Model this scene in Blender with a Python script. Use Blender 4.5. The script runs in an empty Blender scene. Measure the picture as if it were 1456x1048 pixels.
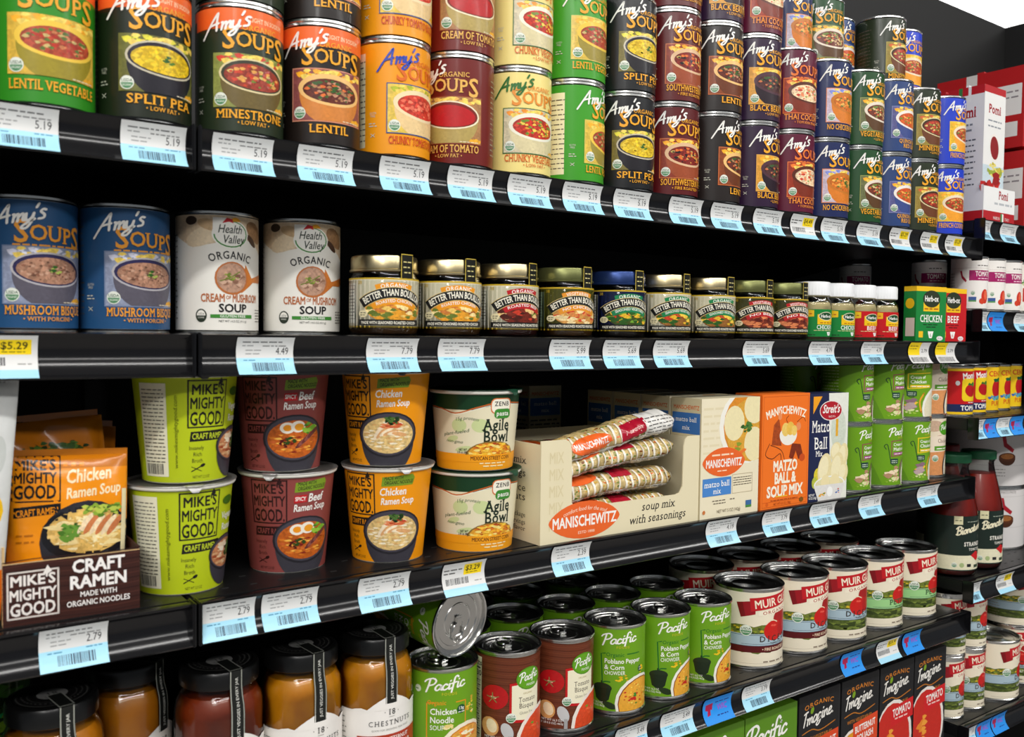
import bpy, bmesh, math, random
import numpy as np
from mathutils import Matrix, Vector
R = math.radians
PI = math.pi
rng = random.Random(7)
sc = bpy.context.scene
COL = sc.collection

# ------------------------------------------------------------------ camera, world, lights, exposure
EYE = 1.45
def setup_camera():
    h, p, r = R(54.16), R(-2.2), R(0.7)
    fw = Vector((math.cos(h)*math.cos(p), math.sin(h)*math.cos(p), math.sin(p)))
    rt = Vector((math.sin(h), -math.cos(h), 0)); up = rt.cross(fw)
    rt2 = rt*math.cos(r) + up*math.sin(r); up2 = -rt*math.sin(r) + up*math.cos(r)
    cam = bpy.data.cameras.new('camera'); co = bpy.data.objects.new('camera', cam); COL.objects.link(co)
    cam.sensor_width = 36; cam.sensor_fit = 'HORIZONTAL'; cam.lens = 36*1280/1456
    cam.clip_start = .02
    M = Matrix.Identity(4)
    for i in range(3):
        M[i][0] = rt2[i]; M[i][1] = up2[i]; M[i][2] = -fw[i]
    M[2][3] = EYE
    co.matrix_world = M
    cam.dof.use_dof = True; cam.dof.focus_distance = 1.13; cam.dof.aperture_fstop = 10.0
    sc.camera = co
setup_camera()
w = bpy.data.worlds.new('world'); sc.world = w; w.use_nodes = True
bg = w.node_tree.nodes['Background']; bg.inputs[0].default_value = (.86, .93, 1, 1); bg.inputs[1].default_value = .16
def area(name, loc, sx, sy, power, rot, col=(1, .98, .95)):
    l = bpy.data.lights.new(name, 'AREA'); l.shape = 'RECTANGLE'; l.size = sx; l.size_y = sy; l.energy = power; l.color = col
    o = bpy.data.objects.new(name, l); COL.objects.link(o); o.location = loc; o.rotation_euler = rot
    return o
area('aisle_light', (1.0, -.75, 3.1), 6.5, .14, 80, (R(12), 0, 0))
area('aisle_light_beyond', (1.0, -2.6, 3.1), 6.5, .2, 62, (R(35), 0, 0))
area('aisle_light_cross', (-1.6, -1.2, 3.0), .3, 3.0, 40, (0, R(-35), 0))
sc.view_settings.view_transform = 'Standard'; sc.view_settings.look = 'None'
sc.view_settings.gamma = 1; sc.view_settings.use_curve_mapping = False
sc.view_settings.exposure = 0.0

# ------------------------------------------------------------------ materials
def lin(c):
    c = c/255.0
    return c/12.92 if c <= .04045 else ((c+.055)/1.055)**2.4
def hexc(s):
    return tuple(lin(int(s[i:i+2], 16)) for i in (0, 2, 4))
def mat(name, col, rough=.5, metal=0, coat=0, spec=.5, bump=0, bscale=60, trans=0, ior=1.45):
    m = bpy.data.materials.new(name); m.use_nodes = True
    b = m.node_tree.nodes['Principled BSDF']
    c = hexc(col) if isinstance(col, str) else col
    b.inputs['Base Color'].default_value = (*c, 1); b.inputs['Roughness'].default_value = rough
    b.inputs['Metallic'].default_value = metal; b.inputs['Coat Weight'].default_value = coat
    b.inputs['Coat Roughness'].default_value = .08
    b.inputs['Specular IOR Level'].default_value = spec; b.inputs['IOR'].default_value = ior
    b.inputs['Transmission Weight'].default_value = trans
    nt = m.node_tree
    if bump:
        t = nt.nodes.new('ShaderNodeTexCoord'); n = nt.nodes.new('ShaderNodeTexNoise'); n.inputs['Scale'].default_value = bscale; n.inputs['Detail'].default_value = 3
        bp = nt.nodes.new('ShaderNodeBump'); bp.inputs['Strength'].default_value = bump; bp.inputs['Distance'].default_value = .002
        nt.links.new(t.outputs['Object'], n.inputs['Vector']); nt.links.new(n.outputs['Fac'], bp.inputs['Height']); nt.links.new(bp.outputs['Normal'], b.inputs['Normal'])
    return m
def print_mat(name, rough, coat, bump=0, bscale=40, metalfleck=0):
    """printed paper or film: colour from the print on the mesh, alpha = how grainy the printed food is"""
    m = bpy.data.materials.new(name); m.use_nodes = True; nt = m.node_tree; N = nt.nodes; L = nt.links
    b = N['Principled BSDF']; b.inputs['Specular IOR Level'].default_value = .3; b.inputs['Roughness'].default_value = rough; b.inputs['Coat Weight'].default_value = coat; b.inputs['Coat Roughness'].default_value = .1
    a = N.new('ShaderNodeVertexColor'); a.layer_name = 'Col'
    t = N.new('ShaderNodeTexCoord')
    v = N.new('ShaderNodeTexVoronoi'); v.inputs['Scale'].default_value = 420
    n = N.new('ShaderNodeTexNoise'); n.inputs['Scale'].default_value = 180; n.inputs['Detail'].default_value = 2
    L.new(t.outputs['Object'], v.inputs['Vector']); L.new(t.outputs['Object'], n.inputs['Vector'])
    sep = N.new('ShaderNodeSeparateColor'); L.new(v.outputs['Color'], sep.inputs[0])
    mr = N.new('ShaderNodeMapRange'); mr.inputs['To Min'].default_value = .45; mr.inputs['To Max'].default_value = 1.75; L.new(sep.outputs[0], mr.inputs['Value'])
    mr2 = N.new('ShaderNodeMapRange'); mr2.inputs['From Min'].default_value = .3; mr2.inputs['From Max'].default_value = .7; mr2.inputs['To Min'].default_value = .7; mr2.inputs['To Max'].default_value = 1.3; L.new(n.outputs['Fac'], mr2.inputs['Value'])
    mu = N.new('ShaderNodeMath'); mu.operation = 'MULTIPLY'; L.new(mr.outputs[0], mu.inputs[0]); L.new(mr2.outputs[0], mu.inputs[1])
    vm = N.new('ShaderNodeVectorMath'); vm.operation = 'SCALE'; L.new(a.outputs['Color'], vm.inputs[0]); L.new(mu.outputs[0], vm.inputs['Scale'])
    one = N.new('ShaderNodeMath'); one.operation = 'SUBTRACT'; one.inputs[0].default_value = 1; L.new(a.outputs['Alpha'], one.inputs[1])
    mx = N.new('ShaderNodeMix'); mx.data_type = 'RGBA'; L.new(one.outputs[0], mx.inputs['Factor']); L.new(a.outputs['Color'], mx.inputs['A']); L.new(vm.outputs[0], mx.inputs['B'])
    L.new(mx.outputs['Result'], b.inputs['Base Color'])
    if bump:
        n2 = N.new('ShaderNodeTexNoise'); n2.inputs['Scale'].default_value = bscale; n2.inputs['Detail'].default_value = 2; L.new(t.outputs['Object'], n2.inputs['Vector'])
        bp = N.new('ShaderNodeBump'); bp.inputs['Strength'].default_value = bump; bp.inputs['Distance'].default_value = .003
        L.new(n2.outputs['Fac'], bp.inputs['Height']); L.new(bp.outputs['Normal'], b.inputs['Normal'])
    return m
def glass_mat(name, tint=(.95, .97, .95)):
    m = bpy.data.materials.new(name); m.use_nodes = True; nt = m.node_tree; N = nt.nodes; L = nt.links
    N.remove(N['Principled BSDF']); out = N['Material Output']
    tr = N.new('ShaderNodeBsdfTransparent'); tr.inputs[0].default_value = (*tint, 1)
    gl = N.new('ShaderNodeBsdfGlossy'); gl.inputs['Roughness'].default_value = .03
    fr = N.new('ShaderNodeFresnel'); fr.inputs[0].default_value = 1.5
    mx = N.new('ShaderNodeMixShader'); L.new(fr.outputs[0], mx.inputs[0]); L.new(tr.outputs[0], mx.inputs[1]); L.new(gl.outputs[0], mx.inputs[2]); L.new(mx.outputs[0], out.inputs[0])
    return m
M = dict(
    print=print_mat('printed_label', .36, .12), carton=print_mat('printed_carton', .5, .1, .05, 90),
    film=print_mat('printed_film', .24, .4, .5, 55), tagp=print_mat('printed_tag', .45, .1),
    steel=mat('tin_plate', (.72, .72, .70), .2, 1), gold=mat('gold_lid', (.62, .52, .30), .28, 1),
    oliveL=mat('olive_lid', (.16, .17, .06), .3, .7), blueL=mat('blue_lid', (.02, .045, .16), .3, .6),
    black=mat('black_powder_coat', (.007, .007, .0075), .38, 0, .1, .35, .12, 900),
    rail=mat('black_plastic_rail', (.006, .006, .007), .15, 0, 0, .5),
    back=mat('black_back_panel', (.011, .011, .011), .6), blackL=mat('black_lid', (.006, .006, .006), .3, 0, .1),
    foil=mat('foil_lid', (.42, .41, .40), .4, .8, 0, .5, .4, 90), rim=mat('paper_rim', 'e8e6dc', .5),
    white=mat('white_plastic', 'eef0f2', .4), glass=glass_mat('clear_glass'),
    board=mat('raw_cardboard', 'c8a878', .8), floor=mat('floor_tile', (.32, .30, .28), .35), ceil=mat('ceiling_tile', (.8, .8, .8), .8),
    powder=mat('bouillon_powder', 'd8c898', .9, 0, 0, .3, .6, 900), redcap=mat('red_cap', '7c1418', .35), greencap=mat('green_cap', '0e4a2c', .4),
    dkgreen=mat('dark_green_lid', '12402a', .4),
)
def content_mat(name, c1, c2, scale=30):
    m = mat(name, c1, .35, 0, .4); nt = m.node_tree; N = nt.nodes; L = nt.links
    t = N.new('ShaderNodeTexCoord'); n = N.new('ShaderNodeTexNoise'); n.inputs['Scale'].default_value = scale; n.inputs['Detail'].default_value = 4
    r = N.new('ShaderNodeValToRGB'); r.color_ramp.elements[0].color = (*hexc(c1), 1); r.color_ramp.elements[1].color = (*hexc(c2), 1)
    r.color_ramp.elements[0].position = .4; r.color_ramp.elements[1].position = .62
    L.new(t.outputs['Object'], n.inputs['Vector']); L.new(n.outputs['Fac'], r.inputs[0]); L.new(r.outputs[0], N['Principled BSDF'].inputs['Base Color'])
    return m
M['broth'] = content_mat('brown_broth_paste', '5a3a18', '7a5020'); M['brothr'] = content_mat('red_broth_paste', '3a1410', '551c14'); M['brothd'] = content_mat('dark_broth_paste', '1a120c', '2c1c10')
M['sqa'] = content_mat('squash_soup', 'c8780c', 'd88a14'); M['sqb'] = content_mat('carrot_soup', 'c87c08', 'dc940c'); M['toms'] = content_mat('tomato_soup', '7c2a0e', '903612'); M['passata'] = content_mat('tomato_passata', '94180e', 'a42414')
LW = bpy.data.materials.new('glowing_ceiling_white'); LW.use_nodes = True  # emission added where the overexposed ceiling shows white
b_ = LW.node_tree.nodes['Principled BSDF']; b_.inputs['Emission Color'].default_value = (1, 1, 1, 1); b_.inputs['Emission Strength'].default_value = 2.2
M['lit'] = LW

# ------------------------------------------------------------------ mesh helpers
def link_mesh(name, me, parent=None, loc=(0, 0, 0), rotz=0, m=None):
    o = bpy.data.objects.new(name, me); COL.objects.link(o); o.location = loc; o.rotation_euler = (0, 0, rotz)
    if parent: o.parent = parent
    if m is not None:
        me.materials.clear(); me.materials.append(m)
    return o
def smooth(me, ang=35):
    me.polygons.foreach_set('use_smooth', [True]*len(me.polygons)); me.set_sharp_from_angle(angle=R(ang)); return me
def pymesh(name, vs, fs, m=None, sm=None):
    me = bpy.data.meshes.new(name); me.from_pydata(vs, [], fs); me.update()
    if m: me.materials.append(m)
    if sm: smooth(me, sm)
    return me
def lathe(name, prof, m, n=40, sm=35, flute=0, cap=True):
    vs = []; fs = []
    for r, z in prof:
        for k in range(n):
            a = 2*PI*k/n; rr = r*(1+(flute if k % 2 else 0))
            vs.append((rr*math.sin(a), -rr*math.cos(a), z))
    for i in range(len(prof)-1):
        for k in range(n):
            k2 = (k+1) % n
            fs.append((i*n+k, i*n+k2, (i+1)*n+k2, (i+1)*n+k))
    if prof[0][0] > 1e-5: fs.append(tuple(range(n-1, -1, -1)))
    if prof[-1][0] > 1e-5: fs.append(tuple((len(prof)-1)*n+k for k in range(n)))
    me = pymesh(name, vs, fs, m); bm = bmesh.new(); bm.from_mesh(me); bmesh.ops.remove_doubles(bm, verts=bm.verts, dist=1e-6)
    bmesh.ops.recalc_face_normals(bm, faces=bm.faces); bm.to_mesh(me); bm.free()
    return smooth(me, sm)
def boxmesh(name, x0, x1, y0, y1, z0, z1, m, bev=0):
    bm = bmesh.new(); bmesh.ops.create_cube(bm, size=1)
    for v in bm.verts: v.co = Vector(((x0+x1)/2+v.co.x*(x1-x0), (y0+y1)/2+v.co.y*(y1-y0), (z0+z1)/2+v.co.z*(z1-z0)))
    if bev: bmesh.ops.bevel(bm, geom=bm.edges[:], offset=bev, segments=2, affect='EDGES', clamp_overlap=True)
    me = bpy.data.meshes.new(name); bm.to_mesh(me); bm.free(); me.materials.append(m)
    return smooth(me, 30) if bev else me
def boxes(name, lst, m, bev=0):
    bm = bmesh.new()
    for (x0, x1, y0, y1, z0, z1) in lst:
        g = bmesh.ops.create_cube(bm, size=1)
        for v in g['verts']: v.co = Vector(((x0+x1)/2+v.co.x*(x1-x0), (y0+y1)/2+v.co.y*(y1-y0), (z0+z1)/2+v.co.z*(z1-z0)))
    me = bpy.data.meshes.new(name); bm.to_mesh(me); bm.free(); me.materials.append(m); return me
def thing(name, label, cat, loc, rotz=0, group=None):
    o = bpy.data.objects.new(name, None); COL.objects.link(o); o.location = loc; o.rotation_euler = (0, 0, rotz); o.empty_display_size = .02
    o['label'] = label; o['category'] = cat
    if group: o['group'] = group
    return o
def struct(o, label=None):
    o['kind'] = 'structure'
    if label: o['label'] = label
    return o
def tube(path, r, n=8, closed=False):
    vs = []; fs = []; P_ = [Vector(p) for p in path]; c = len(P_)
    for i, p in enumerate(P_):
        a = P_[(i-1) % c] if (closed or i) else p; b = P_[(i+1) % c] if (closed or i < c-1) else p
        t = (b-a).normalized(); u = t.cross(Vector((0, 0, 1)) if abs(t.z) < .9 else Vector((1, 0, 0))).normalized(); v = t.cross(u)
        for k in range(n):
            an = 2*PI*k/n; vs.append(tuple(p+u*math.cos(an)*r+v*math.sin(an)*r))
    for i in range(c if closed else c-1):
        j = (i+1) % c
        for k in range(n):
            k2 = (k+1) % n; fs.append((i*n+k, i*n+k2, j*n+k2, j*n+k))
    if not closed: fs += [tuple(range(n)), tuple(range((c-1)*n+n-1, (c-1)*n-1, -1))]
    return vs, fs

# ------------------------------------------------------------------ lettering
GL = {}
def _raw(ch, off):
    cu = bpy.data.curves.new('lettering', 'FONT'); cu.body = ch; cu.offset = off; cu.resolution_u = 2
    o = bpy.data.objects.new('lettering', cu); me = o.to_mesh(); me.calc_loop_triangles()
    vs = np.zeros(len(me.vertices)*3); me.vertices.foreach_get('co', vs); vs = vs.reshape(-1, 3)[:, :2]
    tr = np.zeros(len(me.loop_triangles)*3, int); me.loop_triangles.foreach_get('vertices', tr); tr = tr.reshape(-1, 3)
    o.to_mesh_clear(); bpy.data.objects.remove(o); bpy.data.curves.remove(cu)
    return vs, tr
_I = None; _H = 1
def glyph(ch, off=0.0, serif=False):
    """triangles (n,3,2) at cap height 1, and the advance"""
    global _I, _H
    if _I is None:
        _I = _raw('I', 0)[0][:, 0].max(); _H = _raw('H', 0)[0][:, 1].max()
    k = (ch, off, serif)
    if k in GL: return GL[k]
    if ch == ' ': GL[k] = (np.zeros((0, 3, 2)), .36, np.zeros(0, int)); return GL[k]
    heavy = off*.72 if ch in 'MWNVAKwvk&4' else 0     # these letters thicken by overprinting instead
    off = off*.72
    v, t = _raw(ch, 0 if heavy else off*_H)
    if heavy: off = 0
    adv = (_raw(ch+'I', 0)[0][:, 0].max()-_I)/_H
    tris = v[t]/_H if len(t) else np.zeros((0, 3, 2))
    n0 = len(tris)
    if serif and len(t):
        vv = v/_H; cnt = {}
        for a in t:
            for i in range(3):
                e = tuple(sorted((tuple(np.round(vv[a[i]], 4)), tuple(np.round(vv[a[(i+1) % 3]], 4))))); cnt[e] = cnt.get(e, 0)+1
        add = []; s = .10; th = .075; lev = [-off, 1+off, .745+off, .73+off]
        for (p, q), c in cnt.items():
            if c == 1 and abs(p[1]-q[1]) < .002 and .07 < abs(p[0]-q[0]) < .34:
                for L_ in lev:
                    if abs(p[1]-L_) < .03:
                        x0, x1 = min(p[0], q[0])-s, max(p[0], q[0])+s; y0, y1 = (p[1], p[1]+th) if L_ < .3 else (p[1]-th, p[1])
                        add += [[(x0, y0), (x1, y0), (x1, y1)], [(x0, y0), (x1, y1), (x0, y1)]]; break
        if add: tris = np.concatenate([tris, np.array(add)])
        adv += .05
    if heavy: lv = np.repeat(np.arange(4), len(tris)); tris = np.concatenate([tris+np.array([a, b]) for a, b in ((-heavy, -heavy*.6), (heavy, -heavy*.6), (-heavy, heavy*.6), (heavy, heavy*.6))])
    else: lv = np.zeros(len(tris), int); lv[n0:] = 4
    GL[k] = (tris, adv, lv); return GL[k]
# hand-drawn brush letters: strokes in a box one cap high; (width, [strokes])
SCR = {
 'A': (.80, [[(-.25, -.35), (.05, .25), (.42, .95), (.50, 1.02), (.50, .6), (.56, 0)], [(.08, .32), (.35, .38), (.62, .42)]]),
 'm': (.62, [[(.0, .45), (.06, .42), (.05, .0)], [(.06, .25), (.2, .45), (.27, .38), (.27, .02)], [(.28, .25), (.42, .46), (.50, .38), (.50, .1), (.62, .05)]]),
 'y': (.42, [[(.0, .45), (.02, .15), (.12, .03), (.3, .2), (.36, .46)], [(.36, .46), (.3, -.1), (.1, -.42), (-.12, -.36), (.05, -.15), (.45, .1)]]),
 "'": (.16, [[(.1, 1.0), (.02, .78)]]),
 's': (.36, [[(.34, .62), (.2, .66), (.1, .52), (.3, .34), (.28, .14), (.05, .1)]]),
 'P': (.62, [[(.22, .98), (.16, .4), (.06, -.12)], [(-.12, .78), (.0, .96), (.4, 1.08), (.62, .86), (.5, .56), (.16, .44)]]),
 'a': (.46, [[(.36, .42), (.2, .5), (.04, .3), (.04, .08), (.18, .0), (.34, .2), (.38, .48), (.36, .12), (.46, .02)]]),
 'c': (.38, [[(.32, .4), (.2, .5), (.05, .3), (.06, .06), (.2, .0), (.38, .12)]]),
 'i': (.22, [[(.08, .48), (.06, .1), (.12, .0), (.22, .08)], [(.11, .7), (.12, .74)]]),
 'f': (.36, [[(.40, .92), (.28, 1.06), (.16, .9), (.12, .4), (.06, -.3)], [(-.02, .46), (.32, .52)]]),
 'I': (.36, [[(.0, .9), (.2, .96), (.36, .98)], [(.2, .96), (.12, .4), (.06, 0)]]),
 'g': (.44, [[(.34, .42), (.18, .5), (.04, .3), (.08, .06), (.22, .06), (.34, .3), (.36, .46), (.3, -.1), (.1, -.34), (-.08, -.24), (.1, -.05), (.44, .12)]]),
 'n': (.46, [[(.04, .46), (.06, .0)], [(.06, .24), (.2, .46), (.32, .42), (.32, .1), (.46, .02)]]),
 'e': (.40, [[(.06, .24), (.22, .28), (.32, .42), (.2, .52), (.05, .32), (.08, .06), (.22, .0), (.40, .12)]]),
 'B': (.6, [[(.2, .95), (.1, .0)], [(.0, .8), (.25, 1.02), (.55, .88), (.45, .58), (.2, .52), (.5, .42), (.5, .1), (.2, .0), (.0, .1)]]),
 'o': (.42, [[(.2, .5), (.04, .3), (.08, .04), (.24, .02), (.34, .25), (.22, .5), (.42, .42)]]),
 't': (.26, [[(.14, .8), (.08, .12), (.14, 0), (.26, .08)], [(-.02, .5), (.24, .54)]]),
 'S': (.6, [[(.52, .86), (.36, 1.02), (.14, .88), (.2, .62), (.42, .4), (.36, .08), (.1, -.02), (-.04, .14)]]),
 'r': (.3, [[(.04, .46), (.06, .0)], [(.06, .26), (.16, .46), (.3, .42)]]),
 'C': (.6, [[(.56, .8), (.4, 1.0), (.12, .8), (.04, .4), (.14, .04), (.36, .0), (.56, .16)]]),
 'h': (.44, [[(.1, 1.0), (.04, .0)], [(.05, .24), (.18, .46), (.3, .42), (.3, .1), (.42, .02)]]),
 'k': (.42, [[(.1, 1.0), (.04, .0)], [(.34, .5), (.08, .24), (.36, .0)]]),
 'R': (.6, [[(.14, .95), (.06, .0)], [(.0, .86), (.3, 1.02), (.52, .82), (.4, .56), (.12, .48), (.54, .0)]]),
 'u': (.46, [[(.06, .46), (.04, .12), (.16, .0), (.32, .2), (.36, .46), (.34, .08), (.46, .02)]]),
 'p': (.44, [[(.1, .48), (.02, -.34)], [(.08, .28), (.22, .5), (.36, .36), (.3, .06), (.08, .04)]]),
 'l': (.2, [[(.12, 1.0), (.06, .1), (.14, 0), (.2, .06)]]),
 '.': (.2, [[(.06, .03), (.1, .03)]]), ' ': (.3, []),
}
def catmull(p, n=4):
    if len(p) < 3: return p
    out = []; q = [p[0]]+list(p)+[p[-1]]
    for i in range(1, len(q)-2):
        a, b, c, d = [np.array(q[j], float) for j in (i-1, i, i+1, i+2)]
        for k in range(n):
            t = k/n; out.append(tuple(.5*((2*b)+(-a+c)*t+(2*a-5*b+4*c-d)*t*t+(-a+3*b-3*c+d)*t**3)))
    out.append(tuple(p[-1])); return out
def ribbon(pts, wd):
    """a pen stroke as triangles, round ended"""
    P_ = np.array(pts, float); T = []
    if len(P_) < 2: return np.zeros((0, 3, 2))
    d = np.gradient(P_, axis=0); d /= np.maximum(np.linalg.norm(d, axis=1, keepdims=True), 1e-9); nn = np.stack([-d[:, 1], d[:, 0]], 1)*wd/2
    for i in range(len(P_)-1):
        a, b, c, e = P_[i]-nn[i], P_[i+1]-nn[i+1], P_[i+1]+nn[i+1], P_[i]+nn[i]; T += [[a, b, c], [a, c, e]]
    for c0 in (P_[0], P_[-1]):
        h = [c0+wd/2*np.array([math.cos(PI/3*k), math.sin(PI/3*k)]) for k in range(6)]
        for k in range(1, 5): T.append([h[0], h[k], h[k+1]])
    return np.array(T)
def clip_strip(poly, ax, val, keep_low):
    out = []; n = len(poly)
    for i in range(n):
        a, b = poly[i], poly[(i+1) % n]; ia = (a[ax] <= val) == keep_low or a[ax] == val; ib = (b[ax] <= val) == keep_low or b[ax] == val
        if ia: out.append(a)
        if ia != ib:
            t = (val-a[ax])/(b[ax]-a[ax]); out.append((a[0]+t*(b[0]-a[0]), a[1]+t*(b[1]-a[1])))
    return out
def slice_polys(polys, step, ax):
    out = []
    for poly in polys:
        lo = min(p[ax] for p in poly); hi = max(p[ax] for p in poly)
        k0 = math.floor(lo/step+1e-6)+1; k1 = math.ceil(hi/step-1e-6)-1
        rest = poly
        for k in range(k0, k1+1):
            a = clip_strip(rest, ax, k*step, True); rest = clip_strip(rest, ax, k*step, False)
            if len(a) > 2: out.append(a)
            if len(rest) < 3: break
        if len(rest) > 2: out.append(rest)
    return out
BLK = '1a1a1a'; WHT = 'f4f2ec'
class Canvas:
    """flat artwork in millimetres; every call is one ink layer laid over the last"""
    def __init__(self): self.L = []; self.clip = None; self.z = 0
    def add(self, polys, col, grain=0.0, sub=0.0):
        c = self.clip
        if c:
            res = []
            for p in polys:
                q = [tuple(x) for x in p]
                us = [x[0] for x in q]; vs = [x[1] for x in q]
                if min(us) > c[2] or max(us) < c[0] or min(vs) > c[3] or max(vs) < c[1]: continue
                if min(us) < c[0]: q = clip_strip(q, 0, c[0], False)
                if len(q) > 2 and max(us) > c[2]: q = clip_strip(q, 0, c[2], True)
                if len(q) > 2 and min(vs) < c[1]: q = clip_strip(q, 1, c[1], False)
                if len(q) > 2 and max(vs) > c[3]: q = clip_strip(q, 1, c[3], True)
                if len(q) > 2: res.append(q)
            polys = res
        if not sub: self.z += 1
        self.L.append(([[tuple(x) for x in p] for p in polys], col, grain, self.z+sub)); return self
    def rect(self, u0, v0, u1, v1, col, grain=0): return self.add([[(u0, v0), (u1, v0), (u1, v1), (u0, v1)]], col, grain)
    def rrect(self, u0, v0, u1, v1, r, col):
        p = []
        for cx, cy, a0 in ((u1-r, v0+r, -90), (u1-r, v1-r, 0), (u0+r, v1-r, 90), (u0+r, v0+r, 180)):
            for k in range(4): p.append((cx+r*math.cos(R(a0+30*k)), cy+r*math.sin(R(a0+30*k))))
        return self.add([p], col)
    def frame(self, u0, v0, u1, v1, t, col):
        return self.add([[(u0, v0), (u1, v0), (u1, v0+t), (u0, v0+t)], [(u0, v1-t), (u1, v1-t), (u1, v1), (u0, v1)], [(u0, v0), (u0+t, v0), (u0+t, v1), (u0, v1)], [(u1-t, v0), (u1, v0), (u1, v1), (u1-t, v1)]], col)
    def poly(self, pts, col, grain=0): return self.add([pts], col, grain)
    def ell(self, u, v, a, b, col, grain=0, n=20, rot=0, a0=0, a1=360):
        ca, sa = math.cos(R(rot)), math.sin(R(rot)); p = []
        full = a1-a0 >= 360
        for k in range(n if full else n+1):
            t = R(a0+(a1-a0)*k/n); x, y = a*math.cos(t), b*math.sin(t); p.append((u+x*ca-y*sa, v+x*sa+y*ca))
        return self.add([p], col, grain)
    def line(self, pts, wd, col, sm=False):
        T = ribbon(catmull(pts) if sm else pts, wd); return self.add([[tuple(x) for x in t] for t in T], col)
    def scaled(self, sx, sy=None):
        sy = sy or sx; self.L = [([[(a*sx, b*sy) for a, b in p] for p in P_], c, g, z_) for P_, c, g, z_ in self.L]; return self
    def _place(self, T, u, v, rot, col, arc=0, sub=0.0):
        if not len(T): return self
        if arc:
            x = T[..., 0]; y = T[..., 1]; th = x/arc; T = np.stack([(arc+y)*np.sin(th), (arc+y)*np.cos(th)-arc], -1) if arc > 0 else np.stack([(arc-0+y)*np.sin(th), (arc+y)*np.cos(th)-arc], -1)
        c, s = math.cos(R(rot)), math.sin(R(rot)); X_ = T[..., 0]*c-T[..., 1]*s+u; Y_ = T[..., 0]*s+T[..., 1]*c+v
        return self.add([[(float(a), float(b)) for a, b in zip(xs, ys)] for xs, ys in zip(X_, Y_)], col, 0.0, sub)
    def text(self, s, u, v, h, col, w=None, bold=0.0, sx=1.0, shear=0, serif=False, align='c', rot=0, track=0, arc=0):
        x = 0; TT = []; LV = []
        for ch in s:
            t, adv, lv = glyph(ch, bold, serif)
            if len(t): TT.append(t+np.array([x, 0])); LV.append(lv)
            x += adv+track
        if not TT: return self
        T = np.concatenate(TT); T = T*np.array([h*sx, h]); W = (x-track)*h*sx
        if w: T[..., 0] *= w/W; W = w
        if shear: T[..., 0] += T[..., 1]*shear
        if align == 'c': T[..., 0] -= W/2
        elif align == 'r': T[..., 0] -= W
        LV = np.concatenate(LV)
        for i, q in enumerate(sorted(set(LV.tolist()))): self._place(T[LV == q], u, v, rot, col, arc, .15*i)
        return self
    def script(self, s, u, v, h, col, w=None, pen=.11, shear=.25, rot=0, align='l', track=0):
        x = 0; TT = []; LV = []
        for ch in s:
            wd, st = SCR.get(ch, SCR[' '])
            for q in st:
                rb = ribbon([(a+x, b) for a, b in catmull(q, 3)], pen); TT.append(rb); l_ = np.full(len(rb), (len(LV) % 3)*2); l_[-8:] += 1; LV.append(l_)
            x += wd+track
        T = np.concatenate(TT)*h; LV = np.concatenate(LV)
        W = x*h
        if w: T[..., 0] *= w/W; W = w
        T[..., 0] += T[..., 1]*shear
        if align == 'c': T[..., 0] -= W/2
        for i, q in enumerate(sorted(set(LV.tolist()))): self._place(T[LV == q], u, v, rot, col, 0, .12*i)
        return self
    def words_(self, u0, u1, v, h, col, seed=0, rot=0):
        """a line of print too small to read: word-long dashes"""
        r = random.Random(seed); u = u0; P_ = []
        while u < u1-h:
            l = min(r.uniform(1.5, 5)*h, u1-u); P_.append([(u, v), (u+l, v), (u+l, v+h*.7), (u, v+h*.7)]); u += l+h*.8
        return self.add(P_, col)
    def barcode(self, u0, u1, v0, v1, col, seed=0):
        r = random.Random(seed); u = u0; P_ = []
        while u < u1:
            l = r.choice((.3, .3, .6, .9)); P_.append([(u, v0), (u+l, v0), (u+l, v1), (u, v1)]); u += l+r.choice((.35, .5, .8))
        return self.add(P_, col)
    def bits(self, u, v, a, b, cols, n, size, seed=0, grain=0, long=1.6):
        r = random.Random(seed); by = {}
        for k in range(n):
            q = math.sqrt(r.random()); t = r.uniform(0, 2*PI); x, y = u+a*q*math.cos(t), v+b*q*math.sin(t); s = size*r.uniform(.6, 1.3); an = r.uniform(0, PI); e = s*long
            p = [(x+e*math.cos(an+q2)*(1 if j % 2 == 0 else .55*1), y+s*.75*math.sin(an+q2)) for j, q2 in enumerate((0, 1.05, 2.1, 3.14, 4.2, 5.25))]
            by.setdefault(r.choice(cols), []).append(p)
        for c, P_ in by.items():
            for i in range(5):
                if P_[i::5]: self.add(P_[i::5], c, grain, .17*i)
        return self
    # -- recurring bits of artwork
    def seal(self, u, v, r):
        self.ell(u, v, r, r, 'e8ece0', n=16); self.ell(u, v, r*.86, r*.86, '4c8a5c', a0=180, a1=360, n=10)
        self.text('USDA', u, v+r*.12, r*.42, '2c5a3a', bold=.03); return self.text('ORGANIC', u, v-r*.5, r*.3, 'e8ece0', bold=.02, w=r*1.4)
    def bowl(self, u, v, a, rim, soup, body, bits=(), nb=26, bs=1.5, seed=1, depth=.95, tilt=0, inner=None, garnish=None, grain=.5, long=1.6):
        b = a*.46
        self.ell(u, v-b*.3, a*.96, a*depth, body, .1, a0=180, a1=360, rot=tilt, n=18); self.ell(u, v, a, b, body, n=24, rot=tilt)
        self.ell(u, v, a, b, rim, n=26, rot=tilt)
        if inner: self.ell(u, v, a*.94, b*.9, inner, n=24, rot=tilt)
        self.ell(u, v-b*.06, a*.86, b*.76, soup, grain, n=24, rot=tilt)
        if bits: self.bits(u, v-b*.06, a*.74, b*.62, list(bits), nb, bs, seed, .25, long)
        if garnish: self.bits(u+a*.1, v, a*.16, b*.2, [garnish, '2c5a1c'], 8, 1.5, seed+3)
        return self
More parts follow.
